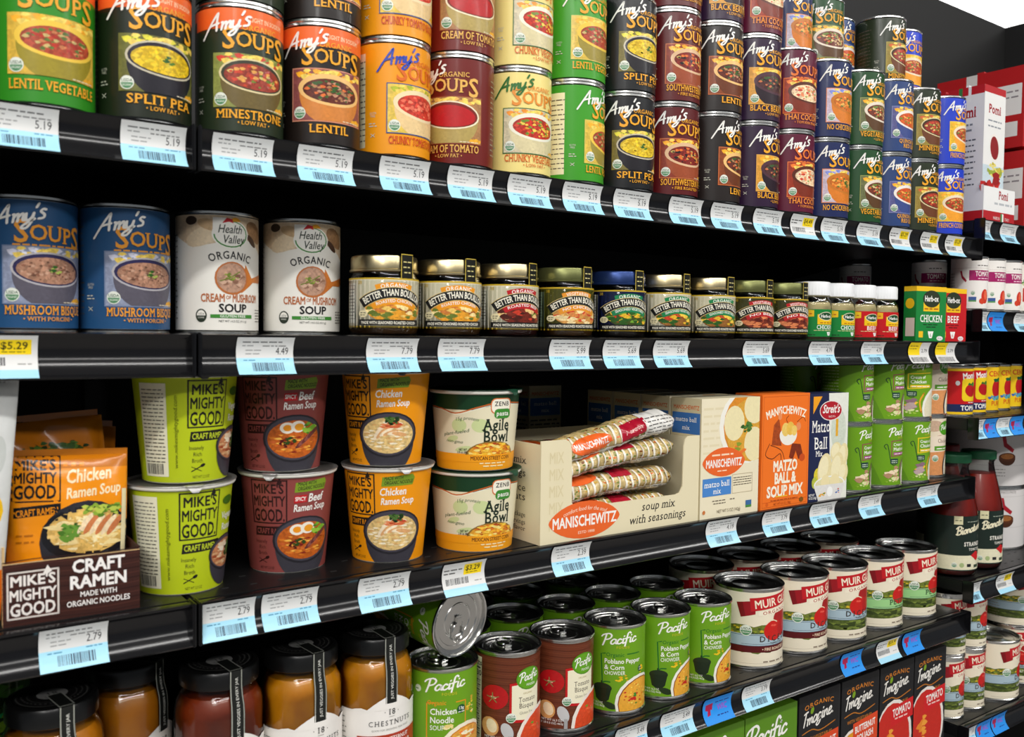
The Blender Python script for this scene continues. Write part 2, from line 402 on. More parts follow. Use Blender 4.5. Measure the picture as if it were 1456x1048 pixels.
def build_canvas(name, cv, fn, normal_fn, m, du, dv=None, lift=.013):
    V = []; C = []; F = []; O = []
    for polys, col, grain, li in cv.L:
        P_ = slice_polys(polys, du, 0) if du else polys
        if dv: P_ = slice_polys(P_, dv, 1)
        c = (*hexc(col), 1-grain)
        for p in P_:
            if sum(p[i-1][0]*p[i][1]-p[i][0]*p[i-1][1] for i in range(len(p))) < 0: p = p[::-1]
            F.append(tuple(range(len(V), len(V)+len(p)))); V += p; C += [c]*len(p); O += [li*lift]*len(p)
    A = np.array(V, float); O = np.array(O); U_, V_ = A[:, 0], A[:, 1]
    # every ink layer bends over the same facets
    if du: k0 = np.floor(U_/du+1e-7); fu = (U_/du-k0)[:, None]; ua, ub = k0*du, (k0+1)*du
    if dv: j0 = np.floor(V_/dv+1e-7); fv = (V_/dv-j0)[:, None]; va, vb = j0*dv, (j0+1)*dv
    if du and dv: P3 = (1-fu)*((1-fv)*fn(ua, va, O)+fv*fn(ua, vb, O))+fu*((1-fv)*fn(ub, va, O)+fv*fn(ub, vb, O))
    elif du: P3 = (1-fu)*fn(ua, V_, O)+fu*fn(ub, V_, O)
    elif dv: P3 = (1-fv)*fn(U_, va, O)+fv*fn(U_, vb, O)
    else: P3 = fn(U_, V_, O)
    P3 = P3/1000.0; NN = normal_fn(U_, V_)
    me = bpy.data.meshes.new(name); me.from_pydata(P3.tolist(), [], F)
    ca = me.color_attributes.new('Col', 'FLOAT_COLOR', 'POINT'); ca.data.foreach_set('color', np.array(C, np.float32).ravel())
    me.materials.append(m); me.polygons.foreach_set('use_smooth', [True]*len(me.polygons)); me.update()
    me.normals_split_custom_set_from_vertices([tuple(x) for x in NN])
    return me
SEG = 44
def wrap_cyl(name, cv, rad, m=None, rad_top=None, H=100, lift=.013):
    """wrap artwork (mm) round a cylinder or, with rad_top, a cone"""
    r0 = rad*1000; r1 = (rad_top or rad)*1000; k = (r1-r0)/H
    rm = (r0+r1)/2; du = 2*PI*rm/SEG
    def fn(u, v, o):
        a = u/rm; r = r0+k*v+o+.12; return np.stack([r*np.sin(a), -r*np.cos(a), v], 1)
    def nf(u, v):
        a = u/rm; n = np.stack([np.sin(a), -np.cos(a), np.full_like(a, -k)], 1); return n/np.linalg.norm(n, axis=1, keepdims=True)
    return build_canvas(name, cv, fn, nf, m or M['print'], du, None, lift)
def wrap_flat(name, cv, m=None, face='front', depth=0, lift=.013):
    """lay artwork on the front (-Y) face, or the left (-X) face at x=0 running back"""
    if face == 'front':
        fn = lambda u, v, o: np.stack([u, -(o+.1), v], 1); nf = lambda u, v: np.tile([0., -1, 0], (len(u), 1))
    else:
        fn = lambda u, v, o: np.stack([-(o+.1), depth-u, v], 1); nf = lambda u, v: np.tile([-1., 0, 0], (len(u), 1))
    return build_canvas(name, cv, fn, nf, m or M['carton'], None, None, lift)
# ------------------------------------------------------------------ label artwork
def full(c, rad, H, col, v0=0): W = PI*rad*1000; return c.rect(-W, v0, W, H, col)
def art_amy(bg, name, sub='', band=False, soups='f0a828', amy=WHT, pic='8a5a3a', rim='e8dcc0', soup='a03818', body='6a4a2a', bits=('d8a060', '3a5a20', 'c84020'),
            border=None, ncol=None, organic=True, inner=None, made=None, H=101, garnish=None, bs=1.5, picb=None, grain=.5):
    c = Canvas(); ncol = ncol or soups; full(c, .037, H, bg)
    if band: full(c, .037, H, 'f06a28', H-17); c.text('LIGHT IN SODIUM', 16, H-10, 3.6, 'f8d8b0', w=34, bold=.02, serif=True)
    # side panels with the small print
    c.rect(-84, 6, -54, H-8, 'efe6c0' if bg in ('3d9a24', '2f8a1e', 'f4e08a', 'f29c12') else bg)
    for k in range(15): c.words_(-82, -54, 12+k*5.2, 1.5, '5a5048', seed=k)
    for k in range(15): c.words_(52, 82, 12+k*5.2, 1.5, 'a09880', seed=k+40)
    c.text('GLUTEN', -45, 36, 1.9, 'c8c8b8', w=7); c.text('FREE', -45, 33.4, 1.9, 'c8c8b8', w=5); c.words_(-49, -41, 27, 1.3, 'c8c8b8', 4); c.words_(-49, -41, 24.6, 1.3, 'c8c8b8', 5)
    c.line([(-47, 18), (-43, 15)], .6, 'c8c8b8'); c.line([(-47, 15), (-43, 18)], .6, 'c8c8b8')
    # picture panel
    p0, p1, q0, q1 = -31, 36, 19.5, 64
    if border: c.rect(p0-1, q0-1, p1+1, q1+1, border)
    c.rect(p0, q0, p1, q1, pic, .25); old = c.clip; c.clip = (p0, q0, p1, q1)
    c.bits(2, 60, 33, 4, [picb or soups, 'f0d060', pic], 26, 3.0, 5, .3)
    c.bits(26, 24, 10, 5, ['e8a828', 'd06a20', pic], 10, 3.4, 8, .3)
    c.bowl(4, 46.5, 30, rim, soup, body, bits, 60, bs*1.15, 3, depth=.9, tilt=-3, inner=inner, garnish=garnish, grain=grain)
    c.clip = old
    c.words_(14, 33, 20.4, 1.0, 'e8dcc0', 3)
    c.seal(-24.5, 26, 5.4)
    # lettering
    if made: c.words_(-24, 33, 64.9, 1.8, soups, 9)
    z = 68
    for ch, x, h, y in (('S', -17.5, 17.5, z-.5), ('O', -5.4, 12, z+1.6), ('U', 6.8, 12, z+1.2), ('P', 17.5, 12, z+.4), ('S', 27.8, 17.5, z-3.2)):
        c.text(ch, x, y, h, soups, bold=.03, sx=.93, serif=True)
    if organic:
        c.text('ORGANIC', 8, 83.4, 4.4, soups, w=31, bold=.02, serif=True)
    c.script("Amy's", -36, 80.5, 13, amy, w=35, pen=.14, shear=.35, rot=9)
    if sub == 'two':
        a, b = name.split('/'); c.text(a, 2, 12, 5.4, ncol, bold=.03, serif=True, w=44); c.text(b, 6, 5.2, 5.4, ncol, bold=.03, serif=True, w=38)
    else:
        w_ = min(64, 6.0*len(name)); c.text(name, 2, 10.6 if sub else 9, 7, ncol, bold=.035, serif=True, w=w_)
        if sub: c.text(sub, 3, 5.6, 3.2, ncol, bold=.02, serif=True, w=2.5*len(sub))
    return c
AMY = dict(
    lentveg_light=dict(bg='2f8a1e', name='LENTIL VEGETABLE', band=True, pic='d8b040', rim='f0c848', soup='a8442c', body='9a8a28', bits=('d08050', 'c8b070', '5a7030', 'b03020')),
    split_light=dict(bg='1a2214', name='SPLIT PEA', sub='• LOW FAT •', band=True, pic='6a6a30', rim='c8c0a8', inner='241e2c', soup='dcb81c', body='1c1a24', bits=('e8cc30', 'caa418'), garnish='4a7a20', picb='d8d040'),
    mine_light=dict(bg='25311f', name='MINESTRONE', sub='• LOW FAT •', band=True, pic='8a9048', rim='e0d0a0', inner='3a3a2c', soup='963828', body='6a5a30', bits=('e0a050', 'd8c070', 'c84028', '6a8030', 'b86060'), picb='c84030'),
    lentil_light=dict(bg='1d1512', name='LENTIL', band=True, pic='8a4a48', border='d08a70', rim='f0c078', soup='5c2418', body='d08038', bits=('c89070', 'e07030', '3a5a28', 'b07a50'), garnish='3c6a30'),
    chunky=dict(bg='f29c12', name='CHUNKY TOMATO BISQUE', soups='dc6a20', amy='3048b0', ncol='c8441c', pic='e0c050', border='3a5088', rim='f0dcb0', soup='c83a28', body='e8c890', bits=('e86a50', 'f08060', 'b02818'), picb='a8b030'),
    cream=dict(bg='6e1712', name='CREAM OF TOMATO', sub='• LOW FAT •', soups='e8b458', pic='a8784a', rim='f0e4c4', inner='7a2018', soup='b8161c', body='b09a58', bits=(), grain=.08, border='8c3a20'),
    chunkveg=dict(bg='f4e08a', name='CHUNKY VEGETABLE', sub='• LOW FAT •', soups='e89030', amy='2f7030', ncol='d86a28', pic='cfc4a4', border='3a6a3a', rim='f0ecd8', soup='b82c1c', body='d8cca0', bits=('e8a030', 'd84028', '6a8a30', 'f0c850')),
    lentveg=dict(bg='3d9a24', name='LENTIL VEGETABLE', pic='d8b848', border='d8c860', rim='f0c848', soup='a8442c', body='9a8a38', bits=('d08050', 'c8b070', '5a7030', 'b03020')),
    split=dict(bg='15171a', name='SPLIT PEA', sub='• LOW FAT •', pic='7a7034', rim='c8c0a8', inner='241e2c', soup='dcbc28', body='1c1a20', bits=('e8cc40', 'caa418'), garnish='4a7a20', picb='d8d040'),
    southwest=dict(bg='5a1014', name='SOUTHWESTERN VEG', sub='• FIRE ROASTED •', pic='8a3420', border='c87040', rim='e0b890', soup='7c2018', body='9a4828', bits=('e07030', 'c8b060', '1c1418', 'd8a048', 'b02818')),
    lentil=dict(bg='221b19', name='LENTIL', pic='8a4420', border='c86a38', rim='f0c078', soup='5c2418', body='6a3418', bits=('c89070', 'e07030', '3a5a28', 'b07a50'), garnish='3c6a30'),
    blackbean=dict(bg='2c1434', name='BLACK BEAN VEG', sub='• LOW FAT •', pic='d89a38', border='e0a850', rim='50303c', soup='4a2828', body='241420', bits=('6a4a40', 'c87048', '3c5a30', '241418')),
    thai=dict(bg='5e1130', name='THAI COCONUT', sub='• TOM KHA PHAK •', made=True, organic=False, soups='e87830', pic='a03418', border='e87838', rim='5a2818', soup='f0d0a8', body='7c2c18', bits=('f09060', 'f8e8d0', 'c83828', 'f0b878', '8aa050'), ncol='f09038'),
    nochicken=dict(bg='1c2858', name='NO CHICKEN NOODLE', organic=False, pic='c8b8c8', border='e08858', rim='c87828', soup='c86a20', body='d87c28', bits=('f0b858', 'e89038', '4a7a30'), garnish='3c6a30', picb='7888d0'),
    vegetable=dict(bg='1c4a24', name='VEGETABLE BARLEY', sub='• LOW FAT •', pic='6a7048', border='98a058', rim='e8dcc8', soup='6c3020', body='5a3c20', bits=('c8a070', 'd86838', '6a8838', 'e0c088')),
    quinoa=dict(bg='2c4478', name='QUINOA, KALE/RED LENTIL', sub='two', pic='5c5c90', border='8088b8', rim='f0e8e0', soup='c85a24', body='3c4c88', bits=('e88848', '6a9030', 'd04820', 'f0b050')),
    mine=dict(bg='27311d', name='MINESTRONE', sub='• LOW FAT •', pic='9a8438', border='b0a048', rim='e0d0a0', inner='3c2c18', soup='903020', body='6a3c20', bits=('e0a050', 'd8c070', 'c84028', '6a8030'), picb='c86030'),
    french=dict(bg='2140c8', name='FRENCH COUNTRY VEG', sub='', pic='e8b830', border='f0c848', rim='f0e0c0', soup='a83c20', body='f0a030', bits=('e08040', '5a8030', 'd8a858', 'c84828')),
    bisque=dict(bg='24507c', name='MUSHROOM BISQUE', sub='• WITH PORCINI •', soups='f0a030', organic=False, made=True, pic='9098b0', border='7888a8', rim='b8b4b8', inner='2c2850', soup='a87c64', body='5c5864', bits=('8a5c48', 'c09880', '6c4838'), garnish='a8b858', bs=1.0, picb='d8d8e8'),
)
def art_healthvalley():
    c = Canvas(); H = 103; full(c, .037, H, 'f0ede4')
    c.clip = (-60, 70, 60, H); c.poly([(-60, 88), (-32, 74), (-12, 78), (8, 86), (30, 78), (44, 70), (60, 74), (60, H), (-60, H)], 'd8c0a0', .15)
    c.ell(-22, 84, 18, 8, 'e8d4b4', .1, rot=20); c.ell(-16, 94, 12, 5, 'c8a880', .15, rot=-15); c.ell(30, 90, 14, 8, '9a7450', .3, rot=-30); c.ell(24, 82, 8, 3, '4c3424', .2, rot=-40); c.ell(-34, 98, 6, 4, '3a2c20')
    c.clip = None
    c.ell(2, 86.5, 17, 13, 'f4f2ea'); c.ell(2, 86.5, 15.6, 12, '3f8a34'); c.ell(2, 86.7, 14.4, 11, 'f4f2ea'); c.rect(-14, 86, -2, 101, 'f4f2ea'); c.ell(6, 98, 4.6, 3.6, 'f0a820', a0=0, a1=180)
    c.poly([(-6, 96), (-2, 101), (3, 100), (4, 96.4), (0, 97.6)], 'c82028')
    c.text('Health', 1, 87.5, 7.2, '2a3428', bold=.02, shear=.2, w=22); c.text('Valley', 4, 78.4, 7.2, '2a3428', bold=.02, shear=.2, w=20)
    c.text('ORGANIC', 2, 64.5, 6.8, BLK, bold=.03, w=38, arc=48, track=.1)
    c.poly([(16, 60), (24, 48), (44, 53), (50, 49), (40, 44), (26, 44), (12, 34)], 'c87430', .1)
    c.ell(3, 47, 15.5, 15, 'b86c38'); c.ell(3, 47.3, 13.8, 13.4, 'b08a74', .35); c.bits(3, 47, 11, 10, ['7a5444', 'c8a48c', '8c6450'], 16, 2.2, 3, .2)
    c.line([(-8, 44), (0, 47), (10, 53)], 1.0, '6a7a2c'); c.bits(2, 48, 8, 3, ['6a7a2c', '8a9a3c'], 16, 1.2, 5)
    c.text('CREAM', -14, 25.5, 7.0, 'b86a3c', bold=.05, w=21); c.text('OF', -.5, 28, 3.2, 'b86a3c', bold=.03, w=4.6); c.text('MUSHROOM', 17.5, 25.5, 7.0, 'b86a3c', bold=.05, w=29)
    c.text('SOUP', 4, 16.4, 7.2, BLK, bold=.05, w=26)
    c.rect(-16, 11, 24, 14.2, '3f8a34'); c.text('GLUTEN FREE', 4, 11.6, 2.1, WHT, bold=.03, w=24); c.text('NET WT 14.5 OZ (411 g)', 4, 7.2, 2.0, '4a4a44', w=26)
    c.ell(-24, 13, 5, 6, '2a3428'); c.ell(-24, 13, 3.9, 4.8, 'f0ede4', a0=0, a1=180); c.text('USDA', -24, 13.6, 1.8, '2a3428', w=5.6); c.text('ORGANIC', -24, 10.5, 1.4, 'f0ede4', w=6)
    for k in range(5): c.words_(30, 42, 8+k*2.6, 1.2, '5a5048', k)
    for k in range(16): c.words_(-80, -52, 10+k*5, 1.4, '8a8478', k)
    return c
def art_pacific(kind, H=101):
    g = '6c9e1c'; c = Canvas(); full(c, .037, H, g); 
    if kind == 'bisque':
        full(c, .037, H, '6a3420'); 
        for k in range(26): c.line([(-60, 3+k*3.9), (-20, 4+k*3.9), (20, 2.5+k*3.9), (60, 4.5+k*3.9)], .7, '5a2a18' if k % 2 else '7a4028', True)
        c.rect(-58, 2, -36, H-3, 'e8e2c4'); 
        c.text('cts', -41, 88, 6, BLK, bold=.03); c.rect(-57, 84, -38, 85.6, BLK); c.text('330', -43, 76, 6, BLK, bold=.04)
        for k in range(12): c.words_(-56, -38, 70-k*5.6, 1.6, '2c2a20', k); c.rect(-57, 68-k*5.6, -38, 68.4-k*5.6, '2c2a20')
        c.ell(-19, 56, 15, 14, 'b8181c', .1); c.bits(-19, 56, 3, 2, ['f0a890'], 2, 1.6, 1)
        for k in range(5): a = R(72*k+20); c.line([(-21, 55), (-21+7*math.cos(a), 55+6*math.sin(a))], .9, '7c8a50')
        c.ell(-24, 22, 10, 11, 'd8a060', .1, rot=20); c.ell(-22, 23, 6, 8, 'f0e0b8', .1, rot=20); c.ell(-5, 18, 6, 10, 'c8c8c8', rot=25); c.rect(-4, 0, 0, 12, 'a8a8a8')
        c.poly([(-3, 72), (34, 76), (34, 24), (-3, 28)], 'c0181c'); c.poly([(-.5, 69.4), (34, 73), (34, 27), (-.5, 31)], 'efe9cc')
        c.ell(20, 76, 16, 13, '4f8a1c'); c.ell(20, 76, 14.6, 11.7, '62a020'); c.script('Pacific', 8, 73, 9, WHT, w=24, rot=8, pen=.14); c.text('FOODS', 22, 67.5, 2.6, WHT, w=12, bold=.02)
        c.text('ORGANIC', 18, 58.5, 2.0, 'a89048', w=12); c.text('Tomato', 18, 50, 5.6, '40342c', serif=True, w=22); c.text('Bisque', 17, 43, 5.6, '40342c', serif=True, w=19); c.text('Gluten Free', 17, 36, 3.2, '8a8474', w=18)
        c.clip = (-60, 0, 60, H); c.ell(40, 2, 36, 40, 'f0e4d8'); c.ell(41, 1, 33, 37, 'd84a24', .15); c.bits(30, 20, 6, 7, ['6a9a30', 'f07848', 'e86038'], 9, 1.6, 2)
        c.clip = None; c.seal(-1, 33, 5.5); c.text('NET WT 16.3 OZ', -18, 9, 2.6, WHT, w=24); c.text('(1 LB 0.3 OZ) 462g', -18, 5.4, 2.4, WHT, w=26); return c
    c.add([[(-60, 0), (-30, 0), (-52, 50), (-60, 60)]], '5c8c18')
    c.script('Pacific', -22, 82, 12, WHT, w=42, rot=5, pen=.13); c.text('FOODS', 3, 77.5, 2.8, 'c8b82c', w=16, bold=.02, track=.2)
    if kind == 'poblano':
        gr = '1f6a24'; c.line([(-21, 34), (-23, 70), (-18, 71)], 1.5, gr); c.rect(8, 69.6, 26, 71, gr); c.text('Organic', -6, 67.5, 4.6, gr, w=22, bold=.02, serif=True)
        c.text('Poblano Pepper', -19, 59, 5.6, WHT, bold=.03, w=46, align='l'); c.text('& Corn', -19, 51.5, 5.6, WHT, bold=.03, w=24, align='l'); c.text('CHOWDER', -19, 45, 4.6, WHT, w=25, align='l', bold=.01)
        c.line([(-30, 22), (-20, 35), (-12, 36)], 1.6, gr, True); c.bits(2, 39, 14, 6, ['e8c020', 'd8a818'], 8, 1.7, 4, .1)
        c.ell(-21, 28, 11.5, 6, '22301c'); c.poly([(-32, 28), (-29, 14), (-20, 8), (-13, 14), (-10, 28)], '1c2a18', .1); c.line([(-22, 28), (-22, 36)], 1.6, '22301c')
        c.ell(-12, 7, 8, 4, '26361c', rot=-20); c.ell(28, 50, 4, 4, '1c4a2c'); c.text('NON', 28, 50.3, 1.7, WHT, w=5); c.text('GMO', 28, 47.6, 1.7, WHT, w=5)
        c.bits(30, 46, 5, 10, ['e8c020'], 7, 1.7, 7)
        c.clip = (-60, 0, 60, H); c.ell(28, 10, 34, 33, 'f2efe2'); c.ell(29, 9, 31.6, 30.5, '8a3a18'); c.ell(29.5, 8.5, 31, 29.8, 'e8a838', .12)
        c.bits(24, 18, 20, 15, ['f4dc68', 'f0c848', 'c83020', 'd87820', '6a8a30'], 46, 1.3, 6, .1); c.bits(18, 14, 3, 3, ['c82820'], 4, 2, 3); c.bits(20, 20, 3, 3, ['3a8a30'], 5, 1.8, 5)
        c.clip = None; c.text('NET WT 16.3 OZ', -31, 8, 2.5, WHT, w=22); c.text('(1 LB 0.3 OZ) 462g', -30, 4.6, 2.3, WHT, w=24)
    elif kind == 'noodle':
        oc = 'e09020'; c.frame(-21, 20, 22, 70, 1.2, oc); c.rect(-12, 66, 10, 74, g); c.rect(6, 8, 26, 44, g); c.text('Organic', -10, 67.6, 4.6, oc, w=20, bold=.02, serif=True)
        c.text('Chicken', -17, 57, 6.4, WHT, bold=.03, w=28, align='l'); c.text('Noodle', -17, 48, 6.4, WHT, bold=.03, w=25, align='l'); c.text('SOUP', -17, 40.5, 5, WHT, w=15, align='l', bold=.01)
        c.ell(16, 61, 4.8, 4.8, '17502c'); c.text('13g', 16, 60.6, 3, WHT, w=6.5, bold=.03); c.words_(12.5, 20, 57.6, 1.2, WHT, 3); c.ell(-31, 83, 3.8, 3.8, 'd8e0c8'); c.words_(-34, -28, 82, 1.6, '4a7a30', 3)
        c.bits(2, 43, 8, 3, ['f0e0a0', 'e8d080'], 8, 2.2, 4); c.bits(29, 62, 5, 9, ['e8c840', 'f0e0a0', 'd8a838'], 14, 1.8, 4)
        c.clip = (-60, 0, 60, H); c.ell(24, 12, 34, 34, 'f4ead0'); c.ell(25, 11, 31, 31, 'd08028'); c.ell(25, 10.5, 30, 30, 'e0a040', .3); c.bits(22, 20, 20, 16, ['f8ecc0', 'f0dca0', 'e87830', 'f8f0d0'], 40, 1.6, 6, .1, 3); c.bits(-24, 12, 6, 8, ['a0c030', '7aa828'], 16, 2, 8)
        c.clip = None
    else:
        oc = 'e8c428' if kind == 'chicken' else '8a3a8c'; c.line([(-26, 60), (-29, 65), (-26, 68), (-23, 64), (-17, 36), (-8, 34)], 1.3, '1f3c28', True)
        c.poly([(-18, 74), (24, 76), (24, 50), (-18, 47)], oc if kind == 'chicken' else '8c4a50'); c.poly([(-16.5, 72.5), (24, 74.5), (24, 51), (-16.5, 48.6)], g)
        c.text('Cream of', -14, 65, 5, WHT, bold=.03, w=24, align='l', rot=1); c.text('Chicken' if kind == 'chicken' else 'Mushroom', -14, 57, 5.6, WHT, bold=.03, w=27 if kind == 'chicken' else 33, align='l', rot=1)
        c.rect(-14, 50, 22, 54.4, 'f0c838' if kind == 'chicken' else 'a83c8c'); c.words_(-12, 20, 51.2, 1.8, WHT, 5)
        c.rrect(-19, 35, -4, 44, 1.5, '24443a'); c.words_(-17, -6, 40, 1.6, 'c8d8c0', 2); c.words_(-17, -6, 37, 1.6, 'c8d8c0', 6)
        cc = ['f0d8b8', 'd8b890', 'b08868'] if kind != 'chicken' else ['f0c040', 'b8a0a0', '8a6a78', 'e8a030']
        c.bits(-12, 20, 11, 11, cc, 12, 5, 4, .1); c.bits(-14, 8, 12, 5, ['9ac040', '7aa828', 'd8e0a0'], 16, 2, 8)
        c.line([(8, 40), (1, 26), (4, 8)], 3, '8a3a6c' if kind != 'chicken' else 'e0a030', True)
        c.clip = (-60, 0, 60, H); c.ell(38, 14, 33, 36, 'f0ece0'); c.ell(40, 12, 31, 33, 'e0d8bc', .06); c.ell(38, 22, 8, 9, 'd8c8a0', .1); c.ell(37, 22, 6, 7, 'e4dcc0'); c.clip = None
    for k in range(16): c.words_(-84, -54, 10+k*5, 1.5, 'c8d8a0', k)
    return c
def art_pacific_chili(H=101):
    c = Canvas(); full(c, .037, H, 'e8d8c0'); c.rect(-60, 0, 60, 46, 'd8925c', .1); c.ell(-18, 88, 20, 10, 'c8a890', .15); c.ell(-8, 62, 16, 9, 'a86848', .1, rot=15)
    c.poly([(-60, 66), (10, 72), (60, 60), (60, 44), (-60, 40)], 'ecdcc8'); c.ell(8, 84, 16, 13, '4f9a20'); c.script('Pacific', -4, 81, 8, WHT, w=23, rot=6, pen=.14); c.text('Chicken', 4, 58, 7, '6a4a30', serif=True, w=28)
    c.rect(-16, 44, 24, 52, '5a9a28'); c.words_(-12, 20, 46.5, 2.6, WHT, 2); c.seal(-14, 30, 6); c.clip = (-60, 0, 60, H); c.ell(36, 14, 34, 38, '3a3028'); c.ell(37, 13, 31, 35, 'f0ece0'); c.ell(38, 12, 28, 31, 'e0d0a8', .2); c.clip = None; return c
def art_muir(kind, rad=.0495, H=107):
    c = Canvas(); full(c, rad, H, 'eee4cc'); W = PI*rad*1000
    c.rect(-W, 22, W, 60, '66702c', .35); c.bits(-30, 48, 36, 9, ['d8c030', '8a9a30', 'c8a828', '3c4a1c'], 70, 2.2, 3, .2); c.bits(10, 26, 56, 6, ['4c5a24', '6a7a34', '38451c'], 60, 3, 5, .2, 3)
    c.poly([(-60, 62), (-46, 58), (-30, 62), (-14, 57), (0, 61), (12, 72), (26, 69), (60, 72), (60, 76), (-60, 78)], 'eee4cc')
    
    band = '9cd08a' if kind == 'petite' else 'a9bfca'; c.rect(-W, 30, W, 47, band); c.rect(-W, 45, W, 45.6, '38485c'); c.rect(-30, 32, 20, 32.5, '38485c'); c.rect(-W, 29.4, W, 30, '38485c')
    if kind == 'fire': c.rect(-W, 20, W, 29.4, '5a1418'); c.text('• FIRE ROASTED •', 20, 22.4, 4.2, 'f0d8b8', bold=.03, w=44)
    else:
        c.rect(-W, 13, W, 29.2, '4a5824', .35); c.bits(0, 21, 58, 6, ['5c6a2c', '38451c', '7a8a3c'], 60, 3, 9, .2, 3)
        if kind == 'nosalt': c.text('NO SALT ADDED', 20, 21, 4.4, WHT, bold=.03, w=36)
    c.rect(-W, 0, W, 13.5, 'eee4cc'); c.words_(0, 40, 5, 3.0, '8a7a68', 3); c.line([(-50, 4), (50, 4)], .3, 'a89880')
    c.ell(30, 68, 15, 13, 'a82020', .08); c.ell(17, 51, 17, 15, 'c8201c', .06); c.bits(15, 59, 4, 1.5, ['e85848'], 2, 2.5, 3); c.line([(10, 66), (16, 66), (22, 63)], 1.4, 'e8e0c0')
    c.ell(34, 52, 11, 12, 'b81c1c', .06)
    c.poly([(-37, 92), (-31, 71), (-12, 76), (-12, 96)], '9a1520'); c.poly([(-37, 92), (-31, 71), (-25, 73), (-29, 93)], '7c0e18')
    c.poly([(-18, 80), (-20, 99), (62, 108), (62, 91)], 'c01c24'); c.text('MUIR GLEN', -13, 84, 11.5, 'f4e8d0', bold=.04, w=70, align='l', rot=7)
    c.poly([(-8, 79.5), (-8, 73), (50, 80), (50, 86.5)], 'f4ead4'); c.text('ORGANIC', 20, 77.4, 4.6, 'b05040', bold=.03, w=44, rot=7, track=.15)
    if kind == 'petite': c.text('PETITE', 16, 36, 8.4, '3a5a38', serif=True, w=42, bold=.02); c.words_(6, 34, 31.6, 2.4, '3a5a38', 3)
    else: c.text('DICED', 18, 35.6, 8.2, '38302c', bold=.03, serif=True, w=48, track=.35); c.text('TOMATOES', 22, 31.2, 3.0, '38302c', w=24)
    c.seal(-24, 52, 8)
    for k in range(16): c.words_(-W+4, -62, 12+k*5.5, 1.6, '9a8a70', k)
    return c
def art_cup(kind, H=91, rm=39.5):
    c = Canvas(); W = PI*rm; bgc = dict(green='b8c81c', beef='8c4440', chicken='f0980c')[kind]; c.rect(-W, 0, W, H, bgc); ink = '1e1c1a'; lo = ink if kind != 'beef' else '301414'
    ox = dict(green=6, beef=-12, chicken=-12)[kind]
    c.frame(ox-21, 46, ox+13, 87, 1.3, lo)
    c.text("MIKE'S", ox-4, 74.5, 8.4, lo, bold=.05, w=28); c.text('MIGHTY', ox-4, 62.5, 9.2, lo, bold=.05, w=30); c.text('GOOD.', ox-4, 48.5, 11, lo, bold=.05, w=30)
    c.poly([(ox+4, 84), (ox+6.5, 89), (ox+8.6, 84.4), (ox+6, 82)], lo)
    c.poly([(ox-19, 34.5), (ox-18, 43), (ox+15, 44), (ox+16, 35.5)], lo); c.text('CRAFT RAMEN', ox-2, 36.6, 4.9, bgc if kind != 'green' else 'c8d830', bold=.03, w=30)
    c.text('Insanely', ox-13, 27.5, 3.4, lo if kind != 'beef' else '4c1c1c', w=13); c.text('Rich', ox-12, 22, 3.4, lo if kind != 'beef' else '4c1c1c', w=8); c.text('Broth', ox-12, 16.5, 3.4, lo if kind != 'beef' else '4c1c1c', w=10)
    c.line([(ox-17, 9), (ox-7, 14)], .9, lo); c.ell(ox-7, 14, 2.4, 1.4, lo, rot=25); c.line([(ox-17, 13), (ox-8, 9)], .6, lo)
    c.text('NET WT 2.2 OZ', ox-8, 3, 2.4, '5c6020' if kind == 'green' else lo, w=16)
    c.rect(-56, 5, -31, 84, 'ece8cc') if kind == 'green' else c.rect(-60, 5, -42, 84, bgc)
    if kind == 'green':
        for k in range(20): c.words_(-54, -33, 78-k*3.2, 1.2, '4c4a3c', k)
        c.barcode(-54, -36, 7, 16, '2c2c2c', 3); c.text('www.mikesmightygood.com', -22.5, 12, 3.0, '5c6414', w=62, rot=90, align='l', shear=.2)
    sx = 14 if kind != 'green' else 24
    if kind == 'green': c.ell(31, 76, 8, 4, '3c6a14'); c.text('Vegetarian', 36, 60, 6, WHT, w=26, bold=.02); c.text('Ramen', 33, 50, 6, WHT, w=18, bold=.02)
    else:
        c.poly([(7, 75), (8, 84), (36, 86.5), (38, 83), (36, 76)], '7c9a28'); c.text('MADE WITH', 9.5, 81, 3.4, ink, w=17, bold=.03, align='l', rot=3, shear=.15); c.text('ORGANIC NOODLES', 9.5, 76.6, 3.4, ink, w=27, bold=.03, align='l', rot=3, shear=.15)
        if kind == 'beef': c.poly([(6.5, 65), (7, 72), (18, 72.5), (18, 65.5)], 'c01c24'); c.text('SPICY', 12.3, 67, 3.6, WHT, bold=.04, w=9.5); c.script('Beef', 20, 66, 7, WHT, w=15, pen=.17, shear=.1) if False else c.text('Beef', 19, 65.5, 7.4, WHT, bold=.04, w=15, align='l', shear=.15, rot=2)
        else: c.text('Chicken', 5, 66, 7.0, WHT, bold=.04, w=25, align='l', shear=.15, rot=2)
        c.text('Ramen Soup', 6, 57, 6.4, WHT, bold=.04, w=32, align='l', shear=.15, rot=2)
    c.clip = (-W, 0, W, H)
    bx, by, ba = (33, 30, 22) if kind == 'green' else (18, 30, 31)
    rimc = '26242a'; c.ell(bx, by-6, ba*.93, ba*1.05, '3a3840', .05, a0=180, a1=360, n=18); c.ell(bx, by, ba, ba*.72, rimc, n=26); c.ell(bx, by+.3, ba*.93, ba*.66, '46424c', n=26)
    fc = dict(green=('b87850', ['e8c8a0', 'c88860', 'a04828', 'd8a878', 'f0dcc0']), beef=('b85a1c', ['e89a38', 'f0b850', 'c8602c', 'd87a28', '8a2818']), chicken=('d8b878', ['f0dcb0', 'e8cc98', 'f8ecd0', 'd8a868']))[kind]
    c.ell(bx, by-.6, ba*.86, ba*.57, fc[0], .35, n=26); c.bits(bx, by-1, ba*.74, ba*.46, fc[1], 70, 1.3, 5, .15, 3.4)
